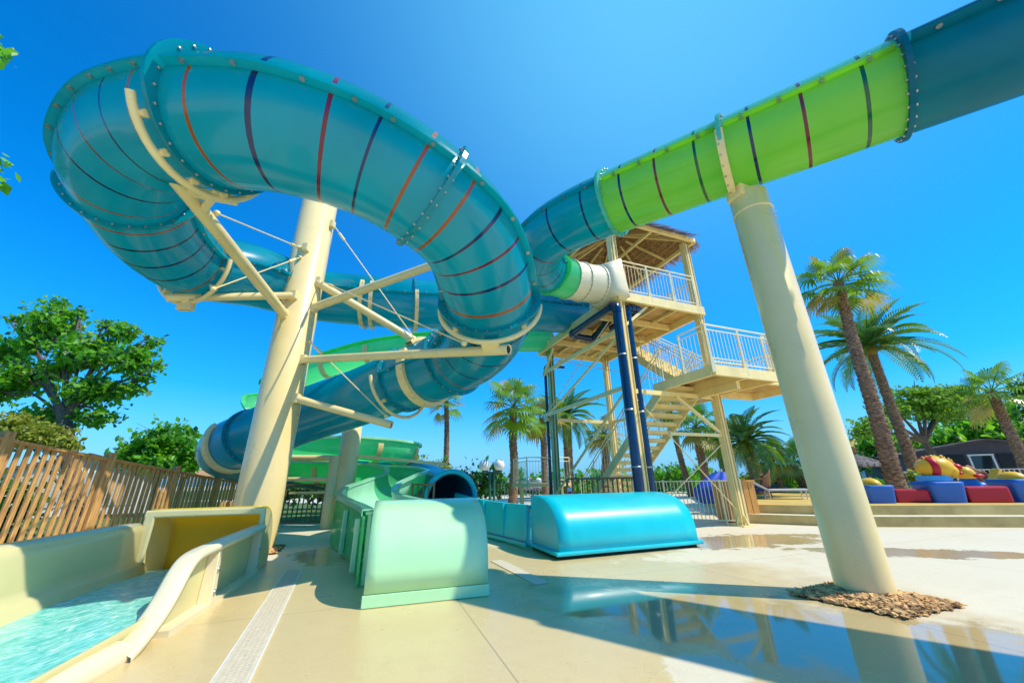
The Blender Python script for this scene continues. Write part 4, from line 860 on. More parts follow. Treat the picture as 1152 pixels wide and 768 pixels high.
for i in range(14):
    an = -.25 * PI + 1.0 * PI * i / 13       # from low on the near side up over the crown
    rows.append([hc + ux * (HX * x_) - uy * (.42 * 1.02 * math.sqrt(1 - x_ * x_) * math.cos(an)) + Z_ * (.33 * 1.02 * math.sqrt(1 - x_ * x_) * math.sin(an)) for x_ in (-.62, -.50, -.38, -.26)])
mb.grid(rows); mb.build('cheek_stripe', 'red_foam', hd, solid=.015)
mb = MB(); mb.blob(hc + ux * HX * 1.0 - uy * .12 - Z_ * .0, (.12, .16, .10), n=16, m=10, ax=(ux, uy, Z_)); mb.blob(hc + ux * HX * 1.02 - uy * .10 - Z_ * .16, (.10, .15, .05), n=16, m=8, ax=(ux, uy, Z_)); mb.build('lips', 'red_foam', hd)
# smaller head behind, small slide
p_ = at(1093, 549, 14.2); t = thing('play_creature_head', 'smaller yellow creature head with red mouth, behind the big one', 'play figure', (p_.x, p_.y, TZ))
mb = MB(); mb.blob((p_.x, p_.y, above(1088, 533, p_)), (.25, .25, .26), n=20, m=12); mb.build('head', 'yellow_foam', t)
mb = MB(); mb.blob((p_.x + .12, p_.y - .27, above(1088, 535, p_)), (.16, .12, .07), n=16, m=10); mb.build('lips', 'red_foam', t)
mb = MB(); mb.lathe((p_.x, p_.y, TZ), [(.34, 0), (.32, .3), (.20, above(1088, 538, p_) - TZ)], 20); mb.blob((p_.x + .36, p_.y, TZ + .3), (.22, .2, .16)); mb.build('body', 'blue_foam', t)
p_ = at(1132, 553, 12.6); t = thing('toddler_slide', 'small yellow and white toddler slide behind the red wall', 'slide', (p_.x, p_.y, TZ))
mb = MB(); mb.bar((p_.x - .55, p_.y, TZ + .1), (p_.x + .0, p_.y, TZ + .85), .26, .10); mb.build('chute', 'yellow_foam', t, bevel=.02); mb = MB(); mb.bar((p_.x - .3, p_.y + .02, TZ + .1), (p_.x + .40, p_.y + .02, TZ + .62), .34, .10); mb.box((p_.x + .25, p_.y, TZ + .34), (.3, .30, .64)); mb.build('ladder_side', 'white', t, bevel=.02)

# ------------------------------------------------------------------ vegetation builders
def leaf_crown(blobs, n, size, mi_n=1, flat=0.0):
    mb = MB(); tot = sum(r[0] * r[1] * r[2] for _, r in blobs) ** 1.0
    for c, r in blobs:
        k = int(n * (r[0] * r[1] * r[2]) / tot); c = V(c)
        for _ in range(k):
            d = V((random.gauss(0, 1), random.gauss(0, 1), random.gauss(0, 1))).normalized(); rr = (0.45 + .6 * rnd()) if rnd() < .8 else rnd() * .6
            # ragged clumps: push leaves towards a few lobes
            q = c + V((d.x * r[0], d.y * r[1], d.z * r[2])) * rr * (0.80 + .45 * math.sin(d.x * 7 + c.x * 3) * math.sin(d.y * 6 + c.z) * math.cos(d.z * 5 + c.y))
            s_ = size * random.choice((.55, .75, .9, 1.0, 1.25, 1.55)); a = uni(0, 2 * PI); nrm = (V((random.gauss(0, 1), random.gauss(0, 1), random.gauss(0, 1) + .8))).normalized()
            X = nrm.cross(V((math.cos(a), math.sin(a), .2))).normalized(); Y = nrm.cross(X)
            m_ = 0 if mi_n == 1 or rnd() > .16 else 1
            mb.add([q - X * s_ * .5, q - Y * s_ * .36 + nrm * s_ * .06, q + X * s_ * .55, q + Y * s_ * .36 + nrm * s_ * .06], [(0, 1, 2, 3)], m_)
    return mb
def limb_tree(name, label, cat, base, fork, blobs, n, size, leafm, trunk_r, bark='bark', group=None, second=None, limb=.55):
    t = thing(name, label, cat, V((base[0], base[1], base[2] if len(base) > 2 else 0)), group=group); mb = MB(); b = V(base) if len(base) > 2 else V((base[0], base[1], 0)); f_ = V(fork)
    m1 = b.lerp(f_, .5) + V((uni(-.1, .1), uni(-.1, .1), 0)); mb.sweep(catmull([b, m1, f_], 6), [trunk_r * (1.15 - .4 * i / 12) for i in range(13)], 12)
    for c, r in blobs:
        c = V(c); q = f_.lerp(c, .5) + V((uni(-.2, .2), uni(-.2, .2), .15)); e = c + (c - f_).normalized() * max(r) * .35; pts = catmull([f_.lerp(b, .12), q, e], 6); mb.sweep(pts, [trunk_r * limb * (1 - .92 * i / 12) + .006 for i in range(13)], 8)
        for _ in range(4):
            d = V((uni(-1, 1) * r[0], uni(-1, 1) * r[1], uni(-.4, 1) * r[2])); mb.sweep([c.lerp(f_, .3), c + d * .4 , c + d * .9], [trunk_r * .18, trunk_r * .1, .006], 6)
    mb.build('trunk', bark, t); leaf_crown(blobs, n, size, 2 if second else 1).build('crown', [leafm, second] if second else leafm, t); return t
def palm_trunk(t, pts, r0, r1, m='bark_palm', boots=True):
    P_ = catmull(pts, 10); mb = MB(); n = len(P_); R_ = [(r0 + (r1 - r0) * i / (n - 1)) * (1 + .05 * math.sin(i * 2.4)) for i in range(n)]; R_[0] *= 1.25
    mb.sweep(P_, R_, 14)
    L_ = sum(((b - a).length for a, b in zip(P_, P_[1:]))); k = int(L_ / .11)
    for i in range(k):      # leaf base scales
        x = i / k * (n - 1); j = min(int(x), n - 2); c = P_[j].lerp(P_[j + 1], x - j); r = R_[j]
        for q in range(7):
            a = 2 * PI * (q + (i % 2) * .5) / 7 + uni(-.1, .1); d = V((math.cos(a), math.sin(a), 0)); s_ = Z_.cross(d) * r * .36
            mb.add([c + d * r * .95 - s_, c + d * r * .95 + s_, c + d * (r * 1.0 + .05) + Z_ * .13], [(0, 1, 2)])
    return mb.build('trunk', m, t)
def fan_palm(label, base, top, r0, r1, leaf_r, n=30, yellow=0.12, group='fan palms behind the slides', seed=0, mats=('palm', 'palm_yellow')):
    random.seed(100 + seed); base = V(base); top = V(top); t = thing('fan_palm', label, 'palm tree', base, group=group)
    palm_trunk(t, [base, base.lerp(top, .35) + V((uni(-.1, .1), 0, 0)), base.lerp(top, .7) + V((uni(-.12, .12), 0, 0)), top], r0, r1)
    mb = MB()
    for i in range(n):
        az = i * 2.399 + uni(-.3, .3); el = math.radians(80 - 130 * ((i + .5) / n) ** .9); d = V((math.cos(az) * math.cos(el), math.sin(az) * math.cos(el), math.sin(el)))
        pl_ = leaf_r * uni(.45, .72); mid = top + d * pl_ * .55 + Z_ * .05; hub = top + d * pl_ - Z_ * (.06 * leaf_r); side = d.cross(Z_); side = side.normalized() if side.length > .1 else V((1, 0, 0)); nrm = side.cross(d).normalized(); m_ = 1 if (rnd() < yellow or (el < -.45 and rnd() < .5)) else 0
        mb.sweep([top, mid, hub], [.025, .02, .014], 5, m_)
        lr = leaf_r * uni(.40, .56); K = 22; out = (d * .9 - Z_ * .35).normalized(); nrm = side.cross(out).normalized()
        for k in range(K):
            a = (k / (K - 1) - .5) * math.radians(255); q = out * math.cos(a) + side * math.sin(a); q = q + nrm * (.18 * math.cos(a)); L_ = lr * (1 - .18 * abs(a) / 2.2) * uni(.9, 1.08); wv = q.cross(nrm).normalized() * (lr * .05)
            p1_ = hub + q * L_ * .55; p2_ = hub + q * L_ * .85 - Z_ * L_ * .12; p3_ = hub + q * L_ * .98 - Z_ * L_ * uni(.25, .5)
            mb.add([hub, p1_ - wv, p1_ + wv], [(0, 1, 2)], m_); mb.add([p1_ - wv, p2_ - wv * .7, p2_ + wv * .7, p1_ + wv], [(0, 1, 2, 3)], m_); mb.add([p2_ - wv * .7, p3_, p2_ + wv * .7], [(0, 1, 2)], m_)
    mb.build('crown', list(mats), t); return t
def feather_palm(label, base, top, r0, r1, L_, n=44, group='date palms behind the slides', seed=0, emin=-25):
    random.seed(300 + seed); base = V(base); top = V(top); t = thing('date_palm', label, 'palm tree', base, group=group)
    palm_trunk(t, [base, base.lerp(top, .35), base.lerp(top, .7) + V((uni(-.08, .08), 0, 0)), top], r0, r1)
    mb = MB(); mb.blob(top - Z_ * .1, (r1 * 1.5, r1 * 1.5, r1 * 2.2), 1, 10, 8)
    for i in range(n):
        az = i * 2.399 + uni(-.25, .25); el = math.radians(82 - (82 - emin) * ((i + .5) / n)); h_ = V((math.cos(az), math.sin(az), 0)); ll = L_ * uni(.85, 1.1); pts = []
        x = 0.0; z = 0.0; e = el
        for k in range(11):
            pts.append(top + h_ * x + Z_ * z); x += math.cos(e) * ll / 10; z += math.sin(e) * ll / 10; e -= math.radians(6.5 + 3 * (1 - abs(el) / 1.6))
        mb.sweep(pts, [.03 * (1 - .8 * k / 10) for k in range(11)], 5, 0); side = h_.cross(Z_)
        for k in range(1, 10):
            for j in range(3):
                tt = (k + j / 3) / 10; q = pts[k].lerp(pts[k + 1], j / 3); d = (pts[k + 1] - pts[k]).normalized(); up_ = side.cross(d).normalized(); fl = ll * .17 * math.sin(PI * min(1, tt * .9 + .12)) * uni(.9, 1.1) + .05
                for sg in (-1, 1):
                    q2 = (d * .62 + side * sg * .72 + up_ * .22).normalized(); wv = d * (.016 * L_ / 2.2); mdp = q + q2 * fl * .55; tip = q + q2 * fl - Z_ * fl * .22
                    wv = wv * 1.5; mb.add([q - wv, q + wv, mdp + wv, tip, mdp - wv], [(0, 1, 2, 3, 4)], 1 if rnd() < .06 else 0)
    mb.build('crown', ['palm_feather', 'palm_yellow'], t); return t
def bush(name, label, cat, blobs, n, size, leafm, base, second=None, group=None):
    t = thing(name, label, cat, V((base[0], base[1], 0)), group=group); mb = MB()
    for c, r in blobs: c = V(c); mb.sweep([V((base[0] + uni(-.1, .1), base[1], 0)), (c + V((base[0], base[1], 0))) * .5, c], [.04, .03, .01], 6)
    mb.build('stem', 'bark', t); leaf_crown(blobs, n, size, 2 if second else 1).build('foliage', [leafm, second] if second else leafm, t); return t
def ground_at(x, Y): p_ = at(x, 540, Y); return V((p_.x, Y, 0))
def bl(x, y, Y, rx, ry, dy=None): 
    """an ellipsoid of foliage given where it is seen and its depth"""
    p_ = at(x, y, Y); k = (Y * FWD.y + (p_.z - 1.25) * FWD.z) / FPX; return (p_, (rx * k, (dy or (rx + ry) / 2 * k), ry * k))

# palms
bY = 15.0; base = ground_at(1004, bY)
fan_palm('tall fan palm with thick reddish trunk, right of the right pillar', base, at(943, 318, bY), .29, .17, 1.85, 26, .14, seed=1)
base = ground_at(1033, 19); feather_palm('tall date palm with long drooping fronds, behind the thick fan palm', base, at(979, 392, 19),   .25, .18, 3.6, 40, seed=1, emin=-12)
base = ground_at(1158, 22); fan_palm('fan palm leaning at the right edge above the dark bungalow', base, at(1116, 440, 22), .30, .2, 2.0, 20, .1, seed=3)
base = ground_at(500, 25); fan_palm('slim fan palm under the big blue bend, leftmost of the row', base, at(502, 452, 25), .19, .14, 1.45, 15, .10, seed=4)
base = ground_at(576, 20); fan_palm('bushy fan palm with speckled trunk beside the globe lamps', base, at(578, 458, 20), .22, .19, 1.9, 24, .22, seed=5)
base = ground_at(613, 23); fan_palm('yellowish fan palm just left of the green tower leg', base, at(608, 472, 23), .2, .17, 1.7, 22, .38, seed=6)
base = ground_at(640, 25); feather_palm('date palm half hidden behind the green tower leg', base, at(637, 470, 25), .3, .26, 3.0, 40, seed=7)
base = ground_at(682, 25); fan_palm('yellow fan palm seen through the lower stair rail', base, at(679, 488, 25), .26, .22, 1.5, 26, .5, seed=8)
base = ground_at(775, 27); fan_palm('slender fan palm whose crown hides behind the stairs', base, at(752, 462, 27), .2, .17, 1.4, 22, .15, seed=9)
base = ground_at(792, 25); fan_palm('fan palm with twin dark trunk left of the right tower leg', base, at(783, 480, 25), .27, .22, 1.8, 24, .1, seed=10)
base = ground_at(819, 26); fan_palm('fan palm directly behind the right tower leg', base, at(806, 495, 26), .25, .22, 1.6, 28, .1, seed=12)
base = ground_at(856, 18); feather_palm('full round date palm between tower leg and right pillar', base, at(838, 498, 18), .28, .22, 2.3, 46, seed=13, emin=-22)
base = ground_at(880, 20); fan_palm('small palm under the date palm by the wicker chairs', base, at(868, 513, 20), .12, .10, 1.2, 26, .1, seed=14)
base = ground_at(902, 22); fan_palm('fan palm half hidden by the right pillar', base, at(893, 520, 22), .2, .18, 1.5, 28, .1, seed=15)
random.seed(11)
# broadleaf trees on the left
limb_tree('broadleaf_tree', 'large bright green tree with glossy leaves behind the timber fence', 'tree', (-11.6, 11.0, 0), at(70, 455, 12.0),
  [bl(58, 368, 12.5, 33, 29), bl(100, 396, 12, 39, 27), bl(150, 405, 12, 32, 23), bl(30, 425, 12.5, 39, 24), bl(108, 440, 12, 41, 22), bl(8, 398, 13, 27, 24), bl(66, 343, 12.6, 16, 12), bl(55, 470, 12.4, 44, 18), bl(137, 374, 12.3, 24, 15), bl(2, 440, 12.6, 24, 20), bl(172, 384, 12, 13, 9), bl(178, 412, 12, 12, 7),
   bl(88, 352, 12.6, 13, 10), bl(40, 390, 12.4, 22, 15), bl(150, 438, 12, 20, 11), bl(70, 415, 12.3, 24, 15), bl(120, 365, 12.2, 12, 9), bl(110, 470, 12, 32, 12), bl(14, 360, 13, 11, 9), bl(162, 425, 12, 15, 9)], 9800, .17, 'leaf', .20, second='leaf_dark', limb=.28)
limb_tree('broadleaf_tree', 'smaller rounded green tree behind the fence left of the pillar', 'tree', ground_at(185, 18), at(182, 520, 18),
  [bl(190, 495, 18, 34, 24), bl(155, 510, 18, 28, 20), bl(216, 515, 18, 18, 22), bl(185, 520, 18, 46, 18)], 4200, .24, 'leaf', .16, second='leaf_dark')
limb_tree('broadleaf_tree', 'tree reaching into the top left corner with a few leaves', 'tree', (-11.5, 4.6, 0), (-10.9, 4.4, 4.2),
  [(at(-14, 62, 4.0), (.30, .3, .62)), (at(-28, 190, 4.2), (.55, .4, .5)), ((-10.6, 4.2, 6.6), (1.5, .6, 1.8))], 2400, .15, 'leaf', .2)
bush('yellow_shrub', 'yellow green feathery shrub behind the near end of the fence', 'shrub', [bl(45, 490, 10.4, 36, 18), bl(18, 478, 10.6, 26, 16), bl(70, 500, 10.4, 22, 12)], 2600, .12, 'leaf_yellow', (-10.6, 10.5))
bush('hedge_shrub', 'dark green hedge seen through the fence slats', 'shrub', [((-11.2, 6.5, .8), (.9, 1.2, .9)), ((-11.4, 8.6, .8), (.9, 1.3, .9)), ((-11.6, 5.0, .9), (1, 1.2, 1))], 4200, .16, 'leaf_dark', (-11.3, 7.0), second='leaf')
bush('pale_shrub', 'pale yellow green shrub above the blue tube mouth', 'shrub', [bl(462, 522, 19, 22, 14), bl(492, 528, 19, 24, 12), bl(440, 528, 19, 18, 10)], 2600, .12, 'leaf_yellow', ground_at(470, 19), second='leaf')
# trees on the right
limb_tree('umbrella_pine', 'wide umbrella pine with flat crown right of the tall palms', 'tree', ground_at(1066, 26), at(1036, 490, 26),
  [bl(1040, 452, 26, 46, 13), bl(1080, 452, 26.5, 40, 14), bl(1005, 462, 26, 30, 12), bl(985, 478, 25, 32, 13), bl(1060, 466, 26, 44, 12), bl(1030, 441, 26, 40, 8), bl(1072, 440, 26, 36, 8), bl(968, 488, 25, 20, 10)], 9500, .21, 'leaf_pine', .24)
limb_tree('broadleaf_tree', 'dense green tree mass behind the dark bungalow', 'tree', ground_at(1105, 30), at(1100, 500, 30),
  [bl(1100, 490, 30, 45, 26), bl(1135, 480, 30, 30, 32), bl(1075, 500, 30, 36, 22), bl(1150, 500, 29, 36, 30)], 6500, .42, 'leaf', .3, second='leaf_dark')
limb_tree('broadleaf_tree', 'dark tree at the far right edge above the leaning palm', 'tree', ground_at(1190, 24), at(1172, 470, 24),
  [bl(1158, 440, 24, 22, 20), bl(1180, 460, 24, 28, 30)], 2200, .26, 'leaf_dark', .25)
limb_tree('broadleaf_tree', 'green tree showing between the two tall palm trunks', 'tree', ground_at(1000, 33), at(992, 515, 33),
  [bl(985, 500, 33, 26, 18), bl(1015, 505, 33, 30, 18), bl(965, 520, 33, 18, 14)], 3000, .38, 'leaf', .22, second='leaf_dark')
bush('oleander_bush', 'yellow green oleander bush beside the soft play blocks', 'shrub', [bl(1042, 542, 15.5, 20, 12), bl(1030, 536, 15.5, 10, 10)], 1500, .10, 'leaf_yellow', ground_at(1042, 15.5), second='leaf')
hb = []
random.seed(5)
bush('garden_hedge', 'dark green hedge behind the brown fence under the green spiral', 'hedge', [((-13 + 1.3 * k, 20.5 + uni(-.4, .4), 1.1), (1.1, .9, 1.25)) for k in range(10)], 4200, .24, 'leaf_dark', (-7, 20.5), second='leaf')
bush('garden_hedge', 'long green hedge at the far end behind the globe lamps', 'hedge', [((-9 + 1.9 * k, 38 + uni(-.6, .6), 1.0), (1.5, 1.0, 1.2 + uni(-.2, .5))) for k in range(16)], 4200, .36, 'leaf', (4, 38), second='leaf_dark')
for i, (x0, x1, yt, Y_, lm, lab) in enumerate(((640, 745, 543, 34, 'leaf', 'low green hedge far behind the tower stairs'), (735, 800, 520, 33, 'leaf', 'rounded green shrub group right of the navy pipes'), (855, 905, 520, 24, 'leaf', 'leafy garden bed under the date palm'), (540, 640, 545, 34, 'leaf_dark', 'clipped green hedge behind the far white fence'), (940, 1010, 540, 22, 'leaf', 'bushes behind the thatched parasol at right'), (1010, 1085, 545, 36, 'leaf_dark', 'dark hedge below the umbrella pine'), (820, 860, 528, 36, 'leaf_yellow', 'reddish yellow bush behind the round date palm'), (1090, 1160, 548, 33, 'leaf_dark', 'hedge beside the dark bungalow'))):
    bs = []
    k = max(3, int((x1 - x0) / 16))
    for j in range(k):
        x = x0 + (x1 - x0) * (j + .5) / k; p_ = ground_at(x, Y_ + uni(-.5, .5)); top = above(x, yt + uni(-4, 5), p_); top = max(top, .8); bs.append(((p_.x, p_.y, top * .5), ((x1 - x0) / k * Y_ / FPX * .85, 1.0, top * .52)))
    bush('garden_hedge', lab, 'hedge', bs, 2400, .24, lm, bs[0][0], second='leaf_dark' if lm != 'leaf_dark' else 'leaf')

# ------------------------------------------------------------------ street furniture and small things
def globe_lamp(label, x, Y_, zt, sep):
    p_ = ground_at(x, Y_); t = thing('globe_lamp', label, 'lamp post', p_); mb = MB()
    for s_ in (-.5, .5): mb.rod(p_ + V((s_ * sep * .28, 0, 0)), p_ + V((s_ * sep * .28, 0, zt - .35)), .06, 10)
    mb.bar(p_ + V((-sep * .62, 0, zt - .33)), p_ + V((sep * .62, 0, zt - .33)), .08, .07); mb.build('pole', 'lamp_green', t)
    for s_ in (-.5, .5):
        mb = MB(); c = p_ + V((s_ * sep, 0, zt)); mb.blob(c, (.27, .27, .27), n=20, m=14); o = mb.build('lamp_globe', 'globe', t); mb = MB(); mb.lathe(c - Z_ * .36, [(.08, 0), (.14, .06), (.12, .12)], 12); mb.build('globe_cup', 'lamp_green', o)
globe_lamp('double globe lamp left of the speckled palm trunk', 553.5, 19.0, above(553, 523, ground_at(553, 19)), .72); globe_lamp('smaller distant double globe lamp by the tower leg', 601, 34, above(601, 541, ground_at(601, 34)), .75)
mb = MB(); a, b = at(450, 535, 30), at(546, 530, 30); pts = [a.lerp(b, k / 12) - Z_ * (.5 * math.sin(PI * k / 12)) for k in range(13)]; c_ = at(640, 541, 30); pts += [b.lerp(c_, k / 12) - Z_ * (.3 * math.sin(PI * k / 12)) for k in range(1, 13)]; mb.sweep(pts, .018, 5); tag(mb.build('overhead_cable', 'dark'), 'thin sagging cable passing behind the globe lamps', 'cable')
def parasol(label, x, Y_, yt, ye, r):
    p_ = ground_at(x, Y_); zt = above(x, yt, p_); ze = above(x, ye, p_); z0 = TZ if (p_.x > 8 and p_.y < 24) else 0; t = thing('thatched_parasol', label, 'parasol', p_); mb = MB(); mb.rod(p_, V((p_.x, p_.y, zt - .1)), .05, 8); mb.build('pole', 'bark', t)
    mb = MB(); mb.lathe((p_.x, p_.y, 0), [(r, ze - .12), (r * .98, ze), (r * .5, ze + (zt - ze) * .45), (.12, zt - .12)], 24, cap=False)
    for _ in range(320):
        a = uni(0, 2 * PI); s_ = rnd(); rr = .12 + (r - .12) * s_; z = zt - .12 + (ze - zt + .12) * s_; q = V((p_.x + math.cos(a) * rr, p_.y + math.sin(a) * rr, z + .04)); d = V((math.cos(a), math.sin(a), -.75)).normalized(); w_ = V((-math.sin(a), math.cos(a), 0)) * .025; mb.add([q - w_, q + w_, q + d * .35 + w_ * .4, q + d * .35 - w_ * .4], [(0, 1, 2, 3)])
    mb.build('canopy', 'thatch_grey', t)
    mb = MB()
    for _ in range(90): a = uni(0, 2 * PI); d = V((math.cos(a) * .55, math.sin(a) * .55, uni(.3, .9))); q = V((p_.x, p_.y, zt - .12)); w_ = V((-math.sin(a), math.cos(a), 0)) * .02; mb.add([q - w_, q + w_, q + d * .35 + w_, q + d * .35 - w_], [(0, 1, 2, 3)])
    mb.build('top_knot', 'thatch', t)
parasol('grey thatched parasol left of the tall fan palm trunk', 969, 17, 508, 522, 1.0); parasol('far thatched parasol beside the blue tube mouth', 530, 30, 537, 546, 1.2); parasol('far thatched parasol with lamp behind, by the tower leg', 598, 29, 540, 549, 1.2); parasol('small pale thatched parasol near the wicker chairs', 862, 21, 541, 548, .9)
# timber bin at the right leg
q = G(838, 589); t = thing('timber_bin', 'orange timber slatted bin behind the right tower leg', 'bin', q + V((.12, .55, 0))); c = q + V((.18, .55, 0)); mb = MB()
for s_ in (-1, 1):
    for j in range(5): mb.box(c + V((-.32 + j * .16, s_ * .36, .56)), (.145, .03, 1.06)); mb.box(c + V((s_ * .41, -.30 + j * .15, .56)), (.03, .135, 1.06))
mb.build('slat_side', 'wood_bin', t, bevel=.006); mb = MB()
for s_ in (-1, 1): mb.box(c + V((0, s_ * .37, 1.11)), (.90, .09, .05)); mb.box(c + V((s_ * .42, 0, 1.11)), (.09, .64, .05))
mb.box(c + V((0, 0, .95)), (.76, .66, .02), None, 1); mb.build('top_frame', ['wood_bin', 'dark'], t)
# folded blue canvas parasol
pc = at(806, 556, 14.5); t = thing('folded_parasol', 'large crumpled blue canvas parasol folded behind the white fence', 'parasol', (pc.x, pc.y, 0)); mb = MB(); rows = []
for i in range(15):
    s_ = i / 14; row = []
    for k in range(37):
        a = 2 * PI * k / 36; r = (.12 + .72 * math.sin(PI * min(1, s_ * .75 + .05))) * (1 + .16 * math.sin(7 * a + s_ * 3) + .06 * math.sin(13 * a)); row.append(V((pc.x + .35 * (1 - s_) + r * math.cos(a) * .95, pc.y + r * math.sin(a) * .6, .35 + (1 - s_) * 1.05)))
    rows.append(row)
mb.grid(rows); mb.build('canvas', 'canvas_blue', t); mb = MB(); mb.rod((pc.x + .35, pc.y, 0), (pc.x + .35, pc.y, 1.5), .03, 8); mb.build('pole', 'white', t)
# no-entry style signs on the fence
for lab, x, y in (('small round red and white sign left of the green tower leg', 626, 553), ('small white and red notice right of the green tower leg', 641, 552)):
    p_ = at(x, y, 13.25 if x > 630 else 24); s_ = .17 if x > 630 else .42; t = thing('fence_sign', lab, 'sign', p_ - Z_ * s_ * .6); mb = MB(); mb.box(p_, (s_ * .9, .02, s_ * 1.3)); mb.build('plate', 'white', t); mb = MB()
    if x < 630: mb.lathe(p_ + V((0, -.014, s_ * .1)), [(s_ * .34, 0), (s_ * .34, .008)], 20, ax=(V((1, 0, 0)), Z_, V((0, -1, 0))))
    else: mb.box(p_ + V((0, -.014, -.05)), (s_ * .7, .008, s_ * .4))
    mb.build('red_mark', 'sign_red', t)
# wicker chairs and loungers
def wicker_chair(label, p_, rz):
    t = thing('wicker_chair', label, 'chair', p_, rz, 'wicker chairs on the terrace'); mb = MB(); mb.box((0, 0, .42), (.6, .58, .08)); mb.build('seat', 'wicker', t, bevel=.03, local=True); mb = MB(); rows = []
    for i in range(7): z = .42 + .62 * i / 6; rows.append([V((math.cos(a) * (.30 + .05 * i / 6), math.sin(a) * .30 + .02 + .10 * i / 6, z - (.26 * i / 6) * abs(math.cos(a)) ** 2)) for a in [PI * k / 16 for k in range(17)]])
    mb.grid(rows); mb.build('backrest', 'wicker', t, solid=.04, local=True)
    for sx in (-1, 1):
        for sy in (-1, 1): mb = MB(); mb.rod((sx * .25, sy * .23, .40), (sx * .28, sy * .27, 0), .022, 8); mb.build('leg', 'wicker', t, local=True)
    for sx in (-1, 1): mb = MB(); mb.sweep(catmull([V((sx * .30, -.28, .4)), V((sx * .33, -.22, .64)), V((sx * .33, .1, .68)), V((sx * .32, .2, .72))], 4), .025, 8); mb.build('armrest', 'wicker', t, local=True)
    return t
q = onter(897, 566); ch = wicker_chair('brown wicker chair with rounded back close to the right pillar', V((q.x + 1.0, q.y + 3.2, TZ)), math.radians(-115))
q = onter(865, 564.5); dup(ch, V((q.x + .7, q.y + 3.4, TZ)), math.radians(60), 'brown wicker chair further left beside the blue cushion'); q = onter(1120, 556); dup(ch, V((q.x, q.y, TZ)), math.radians(20), 'brown wicker chair behind the white fence on the right')
def lounger(label, p_, rz, cm):
    t = thing('sun_lounger', label, 'sun lounger', p_, rz, 'loungers on the terrace'); mb = MB(); mb.box((0, -.1, .30), (.6, 1.3, .06)); mb.bar((0, .5, .30), (0, 1.0, .62), .6, .06); mb.build('bed', cm, t, local=True)
    for sx in (-1, 1):
        for y in (-.6, .5): mb = MB(); mb.rod((sx * .26, y, 0), (sx * .26, y, .29), .02, 6); mb.build('leg', 'white', t, local=True)
    return t
q = onter(912, 563); lounger('white sun lounger half behind the right pillar', V((q.x, q.y + 1.2, TZ)), math.radians(70), 'white'); q = onter(876, 563); lounger('white sun lounger with dark blue towel by the wicker chairs', V((q.x, q.y + 1.6, TZ)), math.radians(75), 'canvas_blue')
# dark bungalow on the right
def bungalow(name, label, c, rz, w_, d_, hw, hr, wallm, roofm, gable_front=True, wins=()):
    t = thing(name, label, 'house', c, rz); mb = MB(); vs = [(-w_ / 2, 0, 0), (w_ / 2, 0, 0), (w_ / 2, 0, hw), (0, 0, hr), (-w_ / 2, 0, hw)]; vs += [(x, d_, z) for x, _, z in vs]
    mb.add(vs, [(0, 1, 2, 3, 4), (9, 8, 7, 6, 5), (1, 6, 7, 2), (5, 0, 4, 9)]); mb.build('wall', wallm, t, local=True); mb = MB()
    for s_ in (-1, 1):
        e = V((s_ * (w_ / 2 + .35), -.3, hw - .35 * (hr - hw) / (w_ / 2))); r_ = V((0, -.3, hr + .01)); mb.add([e, r_, r_ + V((0, d_ + .6, 0)), e + V((0, d_ + .6, 0))], [(0, 1, 2, 3)])
    mb.build('roof', roofm, t, solid=.14, local=True)
    for x, z, ww, hh, fm, sh in wins:
        mb = MB()
        for dx, dz, a, b in ((0, hh / 2, ww + .16, .10), (0, -hh / 2, ww + .16, .10), (-ww / 2, 0, .10, hh), (ww / 2, 0, .10, hh)): mb.box((x + dx, -.05, z + dz), (a, .10, b))
        o = mb.build('window', fm, t, local=True); m2 = MB(); m2.box((x, -.02, z), (ww, .02, hh)); m2.build('pane', 'glass', o, local=True)
        if sh:
            for s_ in (-1, 1): m2 = MB(); m2.box((x + s_ * (ww + .12), -.04, z), (ww * .8, .05, hh + .1)); m2.build('shutter', 'dark', o, local=True)
    return t
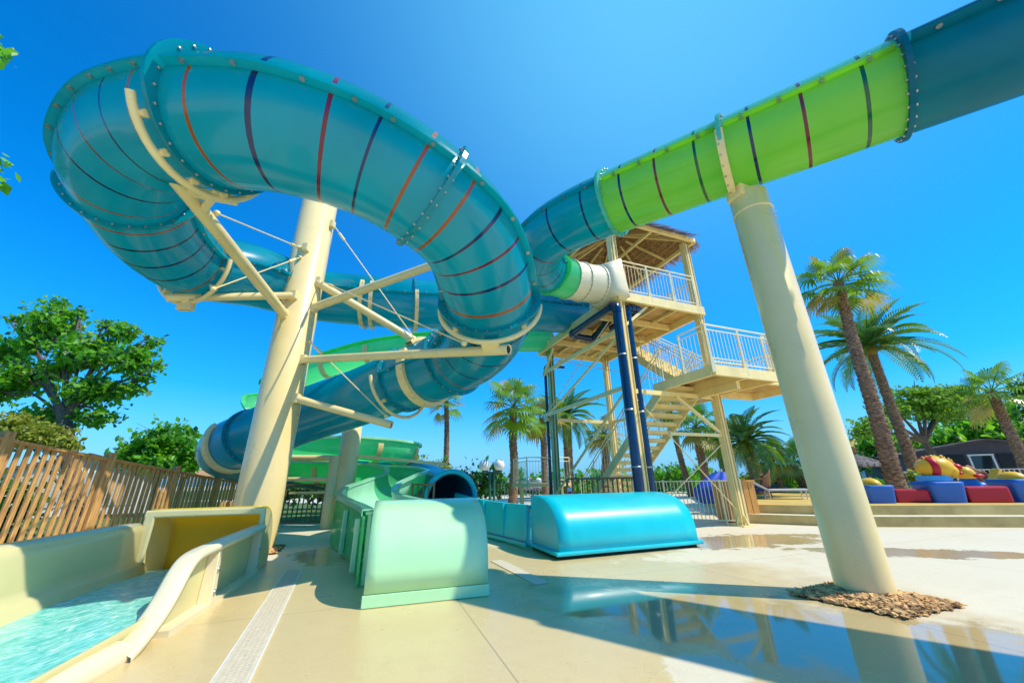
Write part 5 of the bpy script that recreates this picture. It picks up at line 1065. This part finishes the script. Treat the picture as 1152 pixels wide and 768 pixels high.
p_ = ground_at(1128, 27); bungalow('bungalow', 'dark grey gabled bungalow with a white framed window at right', V((p_.x, 27, 0)), math.radians(-22), 9.5, 7, 1.95 + .55, 3.35, 'wall_dark', 'roof_dark', wins=((-.6, 1.7, 1.2, 1.3, 'white', True),))
p_ = ground_at(1082, 44); bungalow('villa', 'far villa with a terracotta roof between the pines', V((p_.x, 44, 0)), math.radians(65), 7, 9, 3.6, 5.2, 'tread', 'roof_orange')
t = bungalow('bungalow', 'white louvred cabin with dark tiled roof behind the timber fence', ground_at(92, 19), math.radians(40), 5.5, 5, 1.95, 2.75, 'shutter', 'roof_dark')
mb = MB()
for i in range(26): mb.box((0, -.03, .42 + i * .06), (4.4, .03, .035))
mb.build('louvre_panel', 'white', t, local=True)
q = ground_at(236, 22); t = thing('garden_kiosk', 'low brown thatched kiosk roof behind the fence below the blue tube', 'kiosk', q); mb = MB(); z0, z1 = above(236, 536, q), above(236, 527, q); mb.lathe(q, [(1.5, z0), (1.45, z0 + .08), (.1, z1 + .1)], 8, smooth=False); mb.build('roof', 'thatch', t); mb = MB()
for s_ in (-1, 1):
    for k in (-1, 1): mb = MB(); mb.rod(q + V((s_ * .9, k * .7, 0)), q + V((s_ * .9, k * .7, z0 + .05)), .06, 8); mb.build('post', 'bark', t)
picket_fence('metal_fence', 'white bar fence in front of the dark bungalow', 'fence', [at(1085, 555, 21).to_tuple()[:2], at(1130, 555, 20).to_tuple()[:2], at(1190, 555, 19).to_tuple()[:2]], 1.35, 'white', .16, .03, .05, .06)
picket_fence('metal_fence', 'short grey bar fence between the tall palm trunk and the oleander', 'fence', [at(1010, 555, 19).to_tuple()[:2], at(1034, 555, 19).to_tuple()[:2]], 1.3, 'tread', .14, .03, .05, .06)

# ------------------------------------------------------------------ render settings
sc.render.engine = 'CYCLES'; sc.cycles.use_denoising = True; sc.cycles.max_bounces = 8; sc.cycles.transparent_max_bounces = 8
sc.cycles.sample_clamp_indirect = 6.0
sc.view_settings.view_transform = 'Standard'; sc.view_settings.look = 'None'; sc.view_settings.exposure = 0; sc.view_settings.gamma = 1
